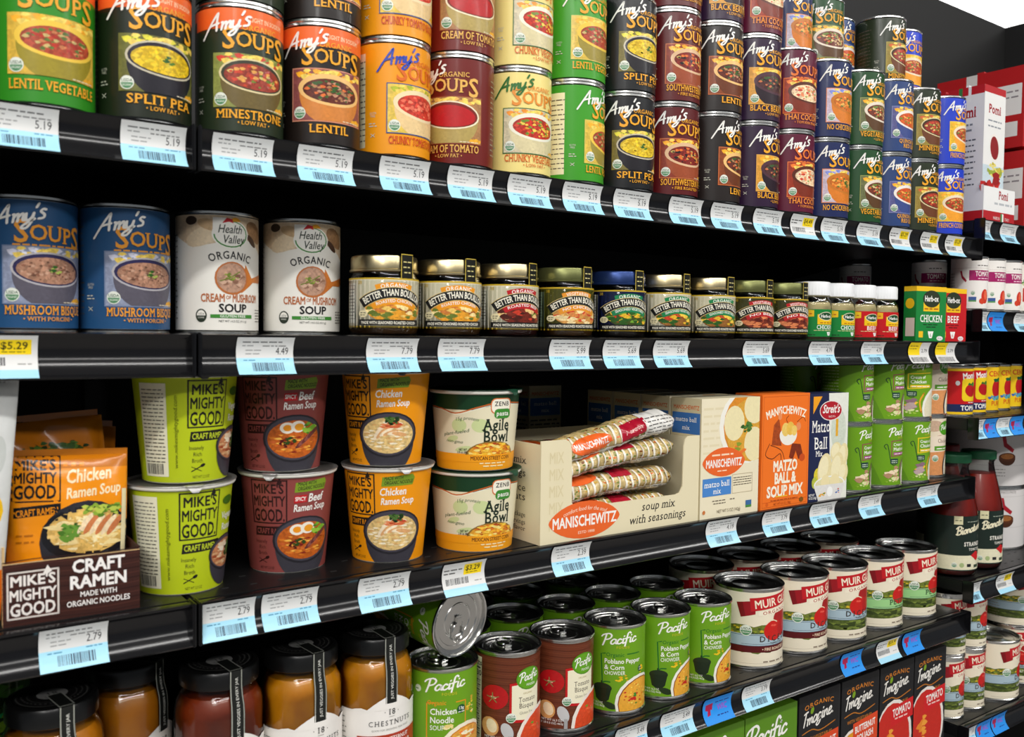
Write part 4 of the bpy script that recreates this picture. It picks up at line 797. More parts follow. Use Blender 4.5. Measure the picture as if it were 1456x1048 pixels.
def art_greenbox(W=96, H=190):
    c = Canvas(); c.rect(0, 0, W, H, '5a8a1c'); c.script('Pacific', 4, H-42, 25, WHT, w=82, pen=.13, rot=3); c.text('FOODS', 50, H-52, 4.6, 'c8b82c', w=30, track=.2); c.ell(48, 60, 40, 50, 'e8d8a0', .1); return c
TAGN = [0]
def art_tag(W, kind, price):
    c = Canvas(); H = 31; TAGN[0] += 1; s = TAGN[0]
    if kind == 'blue':
        c.rect(0, 0, W, H, '2a8fe4'); c.poly([(5, 22), (18, 23), (17, 14), (14, 15), (13, 9), (7, 8), (9, 14), (5, 15)], 'a81848'); c.words_(22, W-4, 22, 2, '163c8c', s); c.text('WIC', W-17, 12, 7, '9a4cc0', bold=.04, w=18); c.words_(24, W-8, 6, 1.8, '163c8c', s+1); return c
    c.rect(0, 0, W, H, 'dcdcda')
    if kind == 'yellow':
        c.rect(0, 0, W, 6, 'a4d8ee'); c.rect(W*.50, 17, W-4, 28, 'f4d416'); c.text(price, W*.5+(W*.5-4)/2, 21, 5.2, '20200c', w=W*.34, bold=.03); c.words_(W*.56, W-8, 18.6, 1, '6a5c10', s); c.words_(2, W*.46, 23, 1.8, '5a5a58', s); c.words_(2, W*.3, 19.6, 1.8, '5a5a58', s+1); c.barcode(4, W*.6, 9, 15, '3c3c40', s); c.words_(W*.75, W-4, 9.6, 1.4, '9a9a98', s); return c
    if kind == 'yellowtop':
        c.rect(0, 12, W*.55, H, 'f4d416'); c.words_(3, W*.45, 25, 1.8, '6a5c10', s); c.words_(3, W*.4, 21, 1.6, '6a5c10', s+2); c.text(price, W*.78, 16, 5, '3c3c40', w=W*.28, bold=.02); c.barcode(4, W-8, 2, 9, '4c4c50', s); return c
    c.rect(0, 0, W, 13.5, 'a6dcf2'); c.words_(5, W*.82, 26.4, 1.5, '6c6c6c', s); c.words_(5, W*.3, 23.4, 1.4, '9a9a9a', s+1); c.words_(W*.45, W*.9, 23.2, 1.3, '7c7c7c', s+2); c.words_(8, W*.46, 19.6, 1.3, '9c9c9c', s+3); c.words_(8, W*.4, 16.6, 1.3, '9c9c9c', s+4)
    c.text(price, W*.8, 16.4, 6.0, '2c2c30', w=W*.23, sx=.8); c.words_(W*.12, W*.36, 11.2, 1.2, '5090b0', s+5); c.words_(W*.68, W*.92, 12, 1.2, '5090b0', s+6); c.barcode(W*.26, W*.8, 2.6, 9.6, '1c2c44', s)
    return c
# ------------------------------------------------------------------ the room: floor, ceiling, back panels
AX0, AX1 = -.99, 2.36          # the run of shelving along X
J0, J1 = .219, 1.462           # the two joints between bays
YL = .740                      # front of the price rails
YB = 1.15                      # back panel
struct(link_mesh('floor', boxmesh('floor', -4, 6, -4, 3.2, -.05, 0, M['floor'])))
struct(link_mesh('ceiling', boxmesh('ceiling', -4, 8, -4, 6, 3.4, 3.45, M['ceil'])))
struct(link_mesh('wall_back', boxmesh('wall_back', AX0, AX1, YB, YB+.03, 0, 2.24, M['back'])))
struct(link_mesh('wall_right', boxmesh('wall_right', AX1, AX1+.03, .45, YB+.03, 0, 2.24, M['back'])))
struct(link_mesh('wall_left', boxmesh('wall_left', AX0-.03, AX0, .74, YB+.03, 0, 2.24, M['back'])))
for px, py in ((5.33, 2.66),):
    t = thing('added_ceiling_glow', 'glowing white panel added as the overexposed ceiling above the dark end wall', 'light', (px, py, 3.37), 0, None)  # no real lamp: glowing panel added so the ceiling comes out pure white
    link_mesh('frame', boxes('frame', [(-.72, .72, -.66, -.62, 0, .03), (-.72, .72, .62, .66, 0, .03), (-.72, -.68, -.62, .62, 0, .03), (.68, .72, -.62, .62, 0, .03)], M['white']), t)
    link_mesh('glow_sheet', boxmesh('glow_sheet', -.68, .68, -.62, .62, .008, .02, M['lit']), t)

# ------------------------------------------------------------------ shelves
def rail_y(v):                 # v: 0 at the rail's top, 1 at its foot; how far back the hollow of the rail lies
    return .0065*math.sin(PI*min(1, max(0, v)))**.8 - .0035*v
def shelf(x0, x1, z, label, group, seg=True, back=YB, lipz=None):
    t = thing('shelf', label, 'shelf', ((x0+x1)/2, YL, z), 0, group); L = (x1-x0)/2-.0012
    link_mesh('shelf_board', boxmesh('shelf_board', -L, L, .012, back-YL-.002, -.020, 0, M['black'], .002), t)
    H = .033; n = 26; prof = [(.012, -.0005), (.003, .0012), (0, .0004)]
    for i in range(n+1):
        v = i/n; prof.append((rail_y(v)+.0004, -.0015-v*(H-.003)))
    prof += [(-.0042, -H+.0004), (-.003, -H-.001), (.0, -H-.0006), (.004, -H+.002), (.011, -.020), (.012, -.0005)]
    vs = []; fs = []
    for sx in (-L, L):
        for y, zz in prof: vs.append((sx, y, zz))
    m_ = len(prof)
    for i in range(m_-1): fs.append((i, i+1, m_+i+1, m_+i))
    me = pymesh('price_rail', vs, fs, M['rail']); bm = bmesh.new(); bm.from_mesh(me)
    bmesh.ops.recalc_face_normals(bm, faces=bm.faces); bm.to_mesh(me); bm.free()
    if sum(p.normal.y for p in me.polygons[3:28]) > 0: me.flip_normals()
    smooth(me, 50); link_mesh('price_rail', me, t)
    for s in (-1, 1):           # moulded ends of the rail
        link_mesh('rail_end_cap', boxmesh('rail_end_cap', s*L-.0012*s-(.0015), s*L-.0012*s+.0015, -.0048, .013, -.0345, .0022, M['rail'], .001), t)
        link_mesh('bracket', pymesh('bracket', [(s*(L-.004), .22, -.0205), (s*(L-.004), back-YL-.004, -.0205), (s*(L-.004), back-YL-.004, -.06), (s*(L-.004), .24, -.03), (s*(L-.006), .22, -.0205), (s*(L-.006), back-YL-.004, -.0205), (s*(L-.006), back-YL-.004, -.06), (s*(L-.006), .24, -.03)],
                  [(0, 1, 2, 3), (7, 6, 5, 4), (0, 3, 7, 4), (3, 2, 6, 7), (2, 1, 5, 6), (1, 0, 4, 5)], M['black']), t)
    # slots punched through the deck
    sl = []
    x = -L+.03
    while x < L-.02:
        for y in (.032, .062): sl.append((x, x+.006, y, y+.002, -.0005, .0003))
        x += .0254
    o = link_mesh('deck_slots', boxes('deck_slots', sl, M['back']), t); o['kind'] = 'stuff'
    return t
Z1, Z2, Z3, Z4, Z5 = 1.612, 1.446, 1.226, 1.005, .762
B1, B2, B3, B4, B5 = 1.644, 1.497, 1.321, 1.052, .810
G0, G1, G2 = 'shelves of the near bay', 'shelves of the middle bay', 'shelves of the far bay'
for (z, d) in ((Z1, 'top'), (Z2, 'second'), (Z3, 'third'), (Z4, 'fourth')):
    shelf(AX0+.002, J0, z, f'{d} black shelf of the near bay, cut by the frame edge', G0)
for (z, d) in ((Z1, 'top black shelf of the middle bay under the double stack of soup cans'), (Z2, 'second black shelf of the middle bay under bouillon jars'), (Z3, 'third black shelf of the middle bay under noodle cups and matzo boxes'), (Z4, 'fourth black shelf of the middle bay under green and cream cans'), (Z5, 'lowest black shelf in view of the middle bay under soup cartons')):
    shelf(J0, J1, z, d, G1)
for (z, d) in ((B1, 'top black shelf of the far bay under red tomato cartons'), (B2, 'far bay shelf under white cans with purple bands'), (B3, 'far bay shelf under red and yellow tomato cans'), (B4, 'far bay shelf under red passata bottles'), (B5, 'lowest far bay shelf under stacked cream tomato cans')):
    shelf(J1+.001, AX1-.01, z, d, G2)
for x in (J0, J1):
    struct(link_mesh('trim_'+('1' if x == J0 else '2'), boxmesh('upright', x-.012, x+.012, YB-.025, YB-.001, 0, 2.24, M['black'])))

# ------------------------------------------------------------------ tin cans
def can_profile(r, H):
    return [(0, .0018), (r-.004, .0018), (r-.0022, .0), (r-.0008, 0), (r, .0008), (r, .0026), (r-.0014, .0038), (r-.0014, H-.0038), (r, H-.0026), (r, H-.0008), (r-.0008, H), (r-.0020, H-.0004), (r-.0026, H-.0048), (r-.0058, H-.0056), (r-.0066, H-.0046), (r-.0105, H-.0046), (r-.0112, H-.0054), (r*.5, H-.0054), (r*.48, H-.0047), (r*.45, H-.0047), (r*.43, H-.0054), (0, H-.0054)]
CANS = {}
def can_body(r, H):
    k = (r, H)
    if k not in CANS: CANS[k] = lathe('can_body', can_profile(r, H), M['steel'], 44, 40)
    return CANS[k]
def ring_pull(r, H):
    k = ('ring', r, H)
    if k not in CANS:
        z = H-.0034; P_ = []
        for q in range(20):
            a = 2*PI*q/20; P_.append((.0105*math.cos(a)-.012, .0078*math.sin(a), z))
        vs, fs = tube(P_, .00125, 6, True)
        bm = bmesh.new(); me = pymesh('r', vs, fs); bm.from_mesh(me)
        for (x0, x1, y0, y1, z0, z1) in ((-.006, .005, -.0035, .0035, z-.0008, z+.0008), (-.002, .003, -.0028, .0028, z-.002, z+.0012)):
            g = bmesh.ops.create_cube(bm, size=1)
            for v in g['verts']: v.co = Vector(((x0+x1)/2+v.co.x*(x1-x0), (y0+y1)/2+v.co.y*(y1-y0), (z0+z1)/2+v.co.z*(z1-z0)))
        bm.to_mesh(me); bm.free(); me.materials.append(M['steel']); me.name = 'ring_pull'; CANS[k] = smooth(me, 40)
    return CANS[k]
LAB = {}
def label_for(key, fn, rad):
    if key not in LAB: LAB[key] = wrap_cyl('label', fn(), rad)
    return LAB[key]
def can(label, lab_mesh, r, H, x, y, z, rot=0, group=None, ring=False, cat='can', name='soup_can', v0=.0042):
    t = thing(name, label, cat, (x, y, z), R(rot), group)
    link_mesh('can_body', can_body(r, H), t)
    lb = link_mesh('label', lab_mesh, t, (0, 0, v0))
    if lab_mesh.name not in LAB: LAB[lab_mesh.name] = max(v.co.z for v in lab_mesh.vertices)
    lb.scale = (1, 1, (H-.0084)/LAB[lab_mesh.name])
    if ring: link_mesh('ring_pull', ring_pull(r, H), t, rotz=R(ring if ring is not True else -60))
    return t
def amy(key): return label_for('amy'+key, lambda: art_amy(**AMY[key]), .0366)
RA, HA = .0368, .1095
YA = .783
# (x, artwork, turn, what the can is)
row = [(0.1158, 0.783, 'lentveg_light', 2, 4, 'green lentil vegetable can with orange band'),
       (0.1902, 0.783, 'split_light', 5, 2, 'dark green split pea can with orange band'),
       (0.2695, 0.783, 'mine_light', -5, -8, 'dark green minestrone can with orange band'),
       (0.3440, 0.783, 'lentil_light', -13, -8, 'black lentil can with orange band'),
       (0.4185, 0.783, 'chunky', 14, 2, 'orange chunky tomato can'),
       (0.4930, 0.783, 'cream', -50, -12, 'maroon cream of tomato can'),
       (0.5675, 0.783, 'chunkveg', -8, 6, 'pale yellow chunky vegetable can'),
       (0.6425, 0.783, 'lentveg', 34, 8, 'bright green lentil vegetable can without band'),
       (0.7195, 0.783, 'split', -12, -3, 'black split pea can without band'),
       (0.7940, 0.783, 'southwest', -10, -3, 'dark red southwestern vegetable can'),
       (0.8701, 0.783, 'lentil', 17, -5, 'dark brown lentil can without band'),
       (0.9448, 0.783, 'blackbean', 13, -5, 'purple black bean vegetable can'),
       (1.0195, 0.783, 'thai', 1, -11, 'plum red coconut soup can'),
       (1.0992, 0.783, 'nochicken', -3, 1, 'navy noodle soup can'),
       (1.1790, 0.783, 'vegetable', 5, 0, 'forest green vegetable barley can'),
       (1.2550, 0.783, 'quinoa', 3, 3, 'slate blue quinoa and lentil can'),
       (1.3310, 0.783, 'mine', -2, -4, 'olive black minestrone can without band'),
       (1.4065, 0.783, 'french', -10, 11, 'royal blue vegetable soup can')]
for i, (x, y, k, a, a2, d) in enumerate(row):
    can(d+', bottom of its stack', amy(k), RA, HA, x, y, Z1, a, 'cans of organic soup stacked on the top shelf')
    can(d+', upper one of its stack', amy(k), RA, HA, x+.0004, y, Z1+HA, a2, 'cans of organic soup stacked on the top shelf')
# cans one row back carry the third tier
for k_, (x, key, d) in enumerate(((1.078, 'nochicken', 'navy noodle soup can'), (1.175, 'vegetable', 'forest green vegetable can'), (1.252, 'quinoa', 'slate blue quinoa can'), (1.335, 'mine', 'olive black can'), (1.41, 'french', 'royal blue can'))):
    yy = .862 if k_ else .862
    for tier in (0, 1): can(f'{d} hidden in the second row, {"bottom" if tier == 0 else "middle"} tier', amy(key), RA, HA, x, yy+(.02 if k_ in (2,) else 0), Z1+tier*HA, 4, 'cans in the second row of the top shelf')
for x, y, key, a, d in ((.794, YA, 'southwest', -4, 'dark red southwestern vegetable can'), (.8701, YA, 'blackbean', -6, 'purple black bean can'), (.9459, YA, 'thai', -6, 'plum red coconut soup can'),
                        (1.0774, .834, 'nochicken', 0, 'navy noodle soup can'), (1.1525, .834, 'vegetable', -22, 'forest green vegetable barley can'), (1.2366, .872, 'quinoa', 0, 'slate blue quinoa can'), (1.2922, .820, 'mine', 6, 'olive black minestrone can'), (1.3685, .838, 'french', -14, 'royal blue vegetable soup can')):
    can(d+' on the third tier of the top shelf', amy(key), RA, HA, x, y, Z1+2*HA, a, 'cans of organic soup stacked on the top shelf')

# ------------------------------------------------------------------ second shelf
for x, a, d in ((.1128, 12, 'blue mushroom bisque can nearest the frame edge'), (.1875, 12, 'blue mushroom bisque can beside the white mushroom soup cans')):
    can(d, label_for('bisq', lambda: art_amy(**AMY['bisque']), .0366), .0363, .1095, x, .84, Z2, a, 'blue mushroom bisque cans')
for x, a, d in ((.2682, -2, 'white cream of mushroom can beside the blue cans'), (.3511, -12, 'white cream of mushroom can beside the gold-lidded jars')):
    can(d, label_for('hv', art_healthvalley, .0366), .0372, .1105, x, .84, Z2, a, 'white cream of mushroom cans')
def jar_lid(m, r=.0335, H=.016):
    return lathe('lid', [(r-.001, 0), (r, .0006), (r, .0022), (r-.0012, .003), (r-.0012, H-.0025), (r-.002, H-.0008), (r-.004, H), (r-.007, H), (r-.008, H-.0012), (0, H-.0012)], m, 72, 30, flute=-.012)
JL = {}
def btb(kind, lid, cont, x, label):
    rot_ = {.415: -27, .489: -30, .563: -21, .641: -27, .722: -32, .798: -27, .8795: -32, .9555: -32, 1.029: -29}[x]
    if 'glass' not in JL:
        JL['glass'] = lathe('jar_glass', [(.028, .0), (.0322, .0012), (.034, .0045), (.034, .053), (.0325, .0575), (.0312, .059), (.0312, .066)], M['glass'], 40, 60)
    for m_ in ('gold', 'oliveL', 'blueL'):
        if m_ not in JL: JL[m_] = jar_lid(M[m_])
    if cont not in JL: JL[cont] = lathe('contents', [(.0, .002), (.028, .002), (.0318, .004), (.0328, .008), (.0328, .052), (.031, .0555), (0, .0555)], M[cont], 36, 60)
    t = thing('bouillon_jar', label, 'jar', (x, .79, Z2), R(rot_), 'bouillon paste jars on the second shelf')
    link_mesh('jar_glass', JL['glass'], t); link_mesh('contents', JL[cont], t); link_mesh('lid', JL[lid], t, (0, 0, .0615))
    link_mesh('label', label_for('btb'+kind, lambda: art_btb(kind), .0338), t, (0, 0, .0085))
    if 'seal' not in JL:
        # paper seal running over the lid and down the shoulder
        c = Canvas(); c.rect(-7.5, 0, 7.5, 24, '1a1a14'); c.frame(-7.5, 0, 7.5, 24, .8, 'c8b048'); c.words_(-5, 5, 16, 1.6, 'd8cc88', 3); c.words_(-5, 5, 11, 1.6, 'd8cc88', 4); c.words_(-4, 4, 6, 1.6, 'd8cc88', 4)
        JL['seal'] = wrap_cyl('safety_seal', c, .0338)
        c = Canvas(); c.rect(-7.5, -34, 7.5, -10, '1a1a14'); c.frame(-7.5, -34, 7.5, -10, .8, 'c8b048')
        JL['seal2'] = build_canvas('seal_top', c, lambda u, v, o: np.stack([u, v, 17.2+o*0+o], 1), lambda u, v: np.tile([0., 0, 1], (len(u), 1)), M['print'], None)
    s = link_mesh('safety_seal', JL['seal'], t, (0, 0, .0545), R(40)); link_mesh('seal_top', JL['seal2'], s, (0, 0, .0058))
    return t
for x, kind, lid, cont, d in ((.415, 'chicken', 'gold', 'broth', 'gold-lidded jar with orange banner, beside the white cans'), (.489, 'chicken', 'gold', 'broth', 'gold-lidded jar with orange banner, second from the white cans'), (.563, 'beef', 'gold', 'brothr', 'gold-lidded jar with red organic banner'),
                           (.641, 'veg', 'oliveL', 'broth', 'olive-lidded jar with olive label and orange banner'), (.722, 'blue', 'blueL', 'brothd', 'blue-lidded jar with navy label'), (.798, 'green', 'gold', 'brothd', 'gold-lidded jar with green banner, beside the blue-lidded jar'),
                           (.8795, 'green', 'gold', 'brothd', 'gold-lidded jar with green banner, beside the olive-lidded pair'), (.9555, 'olive', 'oliveL', 'brothd', 'olive-lidded jar with red banner, between gold and olive lids'), (1.029, 'olive', 'oliveL', 'brothd', 'olive-lidded jar with red banner, beside the white caps')):
    btb(kind, lid, cont, x, d)
HBg = lathe('bottle_glass', [(.026, 0), (.0285, .002), (.0287, .05), (.027, .056), (.0235, .060), (.0235, .066)], M['glass'], 36, 60)
HBc = lathe('powder', [(0, .0015), (.027, .0015), (.0275, .004), (.0275, .048), (.0255, .0535), (0, .054)], M['powder'], 32, 60)
HBl = lathe('cap', [(.0255, 0), (.0268, .0008), (.0268, .017), (.0255, .0195), (.022, .020), (0, .0198)], M['white'], 72, 30, flute=-.02)
for x, kind, d in ((1.0935, 'chicken', 'white-capped bottle with green label, beside the jars'), (1.1495, 'chicken', 'white-capped bottle with green label, beside a red-labelled one'), (1.2055, 'beef', 'white-capped bottle with red label, beside a green-labelled one'), (1.2615, 'beef', 'white-capped bottle with red label, beside the green carton')):
    t = thing('bouillon_bottle', d, 'bottle', (x, .79, Z2), R(-30), 'white-capped bouillon bottles'); t.scale = (.96, .96, 1)
    link_mesh('bottle_glass', HBg, t); link_mesh('powder', HBc, t); link_mesh('cap', HBl, t, (0, 0, .0625))
    link_mesh('label', label_for('hb'+kind, lambda: art_herb(kind), .0287), t, (0, 0, .0055))
def carton(name, label, cat, x, y, z, w, d, h, col, front, side=None, rot=0, group=None, bev=.0008, topc=None, rx=0):
    t = thing(name, label, cat, (x, y, z), R(rot), group); t.rotation_euler[0] = rx
    link_mesh('box_body', boxmesh('box_body', 0, w, 0, d, 0, h, mat('card', col, .5, 0, .1), bev), t)
    link_mesh('front_print', front, t)
    if side: link_mesh('side_print', side, t)
    return t
for x, y, w_, rt_, kind, d, cl in ((1.2935, .749, .067, -9, 'chicken', 'green bouillon carton reading CHICKEN', '138238'), (1.3625, .750, .069, -5, 'beef', 'red bouillon carton reading BEEF', 'c4141c')):
    sc_ = Canvas(); sc_.rect(0, 0, 22, 84, cl); sc_.rect(0, 76.6, 22, 84, 'f2c218'); sc_.rect(4, 8, 20, 36, 'e0ddd0'); sc_.ell(11, 58, 8, 8, 'f2c218')
    carton('bouillon_carton', d, 'carton', x, y, Z2, w_, .022, .084, cl, wrap_flat('front_print', art_herbbox(kind).scaled(w_*1000/57, 84/80)), wrap_flat('side_print', sc_, face='left', depth=22), rt_, 'small bouillon cartons')

# ------------------------------------------------------------------ third shelf: noodle cups
def cup(kind, label, x, y, z, rot, rt=.0445, rb=.0350, H=.094, group='paper noodle cups', foil='foil'):
    k = ('cup', kind)
    if k not in JL:
        JL[k] = (lathe('cup_body', [(0, .003), (rb-.002, .003), (rb-.001, 0), (rb, .001), (rt-.0012, H-.003), (rt-.0012, H-.0028)], M['rim'], 44, 50),
                 wrap_cyl('sleeve_print', art_cup(kind, (H-.004)*1000) if kind != 'agile' else art_agile((H-.004)*1000), rb, None, rt-.001, (H-.004)*1000),
                 lathe('cup_rim', [(rt-.0015, H-.0045), (rt+.0008, H-.004), (rt+.0018, H-.0025), (rt+.0012, H-.0008), (rt-.0015, H-.0006)], M['rim'], 44, 60),
                 lathe('foil_lid', [(0, H-.0012), (rb, H-.0012), (rt-.001, H-.0006), (rt+.0024, H), (rt+.0026, H-.0004), (rt, H-.0006)], M[foil], 44, 40))
    a, b, c, d = JL[k]
    t = thing('noodle_cup', label, 'cup', (x, y, z), R(rot), group)
    link_mesh('cup_body', a, t); link_mesh('sleeve_print', b, t, (0, 0, .001)); link_mesh('cup_rim', c, t); l = link_mesh('foil_lid', d, t)
    # pull tab of the lid bent over the rim
    vs = []; fs = []
    for i in range(6):
        for j, s in enumerate((-1, 1)):
            q = i/5; wdt = .008*(1-.7*q*q); vs.append((s*wdt, -(rt-.001+.006*math.sin(q*1.5)), H+.0006-.006*q*q))
    for i in range(5): fs.append((2*i, 2*i+1, 2*i+3, 2*i+2))
    tb = link_mesh('pull_tab', pymesh('pull_tab', vs, fs, M[foil], 60), l); tb.rotation_euler = (0, 0, R({'green': -6, 'beef': -18, 'chicken': 40, 'agile': 50}[kind]))
    return t
for kind, x, y, r0, r1, dx, nm in (('green', .2252, .806, 4, 8, .004, 'lime green noodle cup'), ('beef', .3300, .822, -24, -29, -.006, 'dark red spicy beef noodle cup'), ('chicken', .4278, .803, -47, -50, -.003, 'orange chicken noodle cup')):
    cup(kind, nm+', lower of its stack', x, y, Z3, r0); cup(kind, nm+', upper of its stack', x+dx, y, Z3+.0945, r1)
for kind, nm in (('agile', 'cream and green pasta bowl'),):
    cup(kind, nm+', lower of its stack', .5270, .795, Z3, -29, .0475, .0400, .083, 'pasta bowls', 'dkgreen'); cup(kind, nm+', upper of its stack', .5270, .795, Z3+.0835, -32, .0475, .0400, .083, 'pasta bowls', 'dkgreen')

# ------------------------------------------------------------------ bags
def pillow_fn(W, H, D, seed=0, wr=.0018, side=-1):
    r = random.Random(seed); W_ = [(r.uniform(40, 110), r.uniform(40, 110), r.uniform(0, 6), r.uniform(.4, 1)) for _ in range(7)]
    def depth(u, v):
        s = np.clip(u/W, 0, 1); t_ = np.clip(v/H, 0, 1); b = (np.clip(4*s*(1-s), 0, 1)**.45)*(np.clip(4*t_*(1-t_), 0, 1)**.5); z = D/2*b
        for a, bb, p, q in W_: z = z+wr*1000*q*np.sin(u/1000*a*1.4+v/1000*bb+p)*(.25+.75*b)*.6
        return z
    def fn(u, v, o): return np.stack([u, side*(depth(u, v)+o+.1), v], 1)
    def nf(u, v):
        e = .5; dx = (depth(u+e, v)-depth(u-e, v))/(2*e); dz = (depth(u, v+e)-depth(u, v-e))/(2*e); n = np.stack([-side*0+ -dx*(1 if side < 0 else 1), np.full_like(dx, side*1.0), -dz], 1)
        return n/np.linalg.norm(n, axis=1, keepdims=True)
    return fn, nf
def bag(name, label, cat, cv, back, W, H, D, loc, rot=(0, 0, 0), group=None, seed=0, wr=.0018, step=6):
    t = thing(name, label, cat, loc, 0, group); t.rotation_euler = rot
    fn, nf = pillow_fn(W, H, D, seed, wr); link_mesh('front_film', build_canvas('front_film', cv, fn, nf, M['film'], step, step, .02), t)
    fn, nf = pillow_fn(W, H, D, seed+1, wr, 1); c = Canvas(); c.rect(0, 0, W, H, back); link_mesh('back_film', build_canvas('back_film', c, fn, nf, M['film'], step, step, .02), t)
    for v0, v1 in ((H-.5, H+5), (-5, .5)):
        c = Canvas(); c.rect(0, v0, W, v1, back)
        link_mesh('crimped_seal', build_canvas('crimped_seal', c, lambda u, v, o: np.stack([u, .6*np.sin(u*2.2)+o*0, v], 1), lambda u, v: np.tile([0., -1, 0], (len(u), 1)), M['film'], 1.5, None), t)
    return t
TR = (.0865, .758)
W_ = 95
bag('ramen_bag', 'shiny orange ramen bag with bowl of noodles, front of the display tray', 'bag', art_ramen_bag(clip=112).scaled(.895, 1), 'c87410', 86, 112, 24, (.0875, .788, Z3+.012), (R(-4), R(2), R(-3)), 'orange ramen bags in the display tray', 3)
bag('ramen_bag', 'shiny orange ramen bag slumped behind the front one', 'bag', (lambda c: (c.rect(0, 0, 89, 138, 'c87414'), c.bits(50, 112, 24, 7, ['3c5a20', '5a7a2c', '2a3c18'], 60, 2.6, 3, .2), c)[-1])(Canvas()), 'b0640c', 86, 138, 20, (.0875, .822, Z3+.008), (R(-6), R(-3), R(4)), 'orange ramen bags in the display tray', 8, .003)
bag('ramen_bag', 'orange ramen bag, rearmost in the display tray', 'bag', (lambda c: (c.rect(0, 0, 89, 134, 'b8680e'), c)[-1])(Canvas()), 'b0640c', 86, 134, 20, (.0875, .856, Z3+.008), (R(-3), R(3), R(-2)), 'orange ramen bags in the display tray', 12, .003)
t = thing('display_tray', 'dark brown cardboard tray of ramen bags with white lettering', 'tray', (.0825, .758, Z3), R(-1))
link_mesh('front_panel', boxmesh('front_panel', 0, .0965, 0, .0016, 0, .0475, M['board']), t)
link_mesh('front_print', wrap_flat('front_print', art_mikes_tray(96.5, 47)), t)
link_mesh('side_panel', boxmesh('side_panel', 0, .0016, .0016, .13, 0, .06, M['board']), t); link_mesh('side_panel', boxmesh('side_panel', .0949, .0965, .0016, .13, 0, .05, mat('tray_brown', '3a1c16', .5)), t)
link_mesh('bottom_panel', boxmesh('bottom_panel', .0016, .0949, .0016, .13, .0002, .0015, M['board']), t)
c = Canvas(); c.rect(0, 0, 110, 180, 'dcdedc'); c.rect(0, 0, 110, 26, 'f08418'); c.poly([(0, 26), (110, 26), (110, 40), (60, 34)], 'f08418'); c.ell(80, 84, 26, 22, 'f0c020', .1); c.ell(100, 126, 5, 14, 'c8ccc8')
bag('pouch', 'white standing pouch with orange foot at the frame edge', 'bag', c, 'd8dad8', 110, 180, 18, (-.0285, .7655, Z3+.012), (0, R(4.5), 0), None, 21)

# ------------------------------------------------------------------ soup mix display
t = thing('display_box', 'cream cardboard display box of soup mix with orange lozenge', 'box', (.578, .746, Z3+.0004), 0)
CB = mat('cream_card', 'e6dbb8', .5, 0, .1); DW, DH = 242, 111
bm = bmesh.new()
prof = [(0, 0), (DW, 0), (DW, 104), (222, 104), (217, 100), (215, 92), (214, 44), (209, 37), (203, 35.5), (52, 35.5), (46, 37), (43, 42), (42, 100), (39, 108), (34, DH), (0, DH)]
def plate(name, pr, th, m):
    vs = [(a/1000, 0, b/1000) for a, b in pr]+[(a/1000, th, b/1000) for a, b in pr]; n = len(pr)
    fs = [(i, (i+1) % n, n+(i+1) % n, n+i) for i in range(n)]
    me = pymesh(name, vs, fs); b = bmesh.new(); b.from_mesh(me); b.verts.ensure_lookup_table()
    f1 = b.faces.new([b.verts[i] for i in range(n)]); f2 = b.faces.new([b.verts[n+i] for i in range(n-1, -1, -1)]); b.normal_update()
    bmesh.ops.triangulate(b, faces=[f1, f2]); bmesh.ops.recalc_face_normals(b, faces=b.faces); b.to_mesh(me); b.free(); me.materials.append(m); return me
link_mesh('front_panel', plate('front_panel', prof, .0016, CB), t)
c = Canvas(); 
for k in range(5): c.text('MIX', 21, 14+k*18, 12, 'dccfa6', w=20, bold=.02)
c.clip = (0, 0, DW, 42); display_print(c); link_mesh('front_print', wrap_flat('front_print', c), t)
link_mesh('side_panel', boxmesh('side_panel', 0, .0016, .0017, .19, 0, .107, CB), t)
c = Canvas(); 
for s_, v in (('soup mix', 84), ('with seasonings', 70), ('a good source', 54), ('of nutrients', 44)): c.text(s_, 134, v, 8, '2c2820', w=7*len(s_), serif=True, align='r')
for s_, v in (('2 servings per package', 26), ('four servings', 18), ('all in one pot flavor', 11)): c.text(s_, 134, v, 5, '2c2820', w=3.6*len(s_), serif=True, align='r')
for p in range(1): pass
link_mesh('side_print', build_canvas('side_print', c, lambda u, v, o: np.stack([-(o+.1), 190-u-30, v], 1), lambda u, v: np.tile([-1., 0, 0], (len(u), 1)), M['carton'], None), t)
link_mesh('side_panel', boxmesh('side_panel', (DW-1.6)/1000, DW/1000, .0017, .19, 0, .10, CB), t)
link_mesh('back_panel', boxmesh('back_panel', .0017, (DW-1.7)/1000, .1884, .19, 0, .10, CB), t); link_mesh('bottom_panel', boxmesh('bottom_panel', .0017, (DW-1.7)/1000, .0017, .1883, .0002, .0016, CB), t)
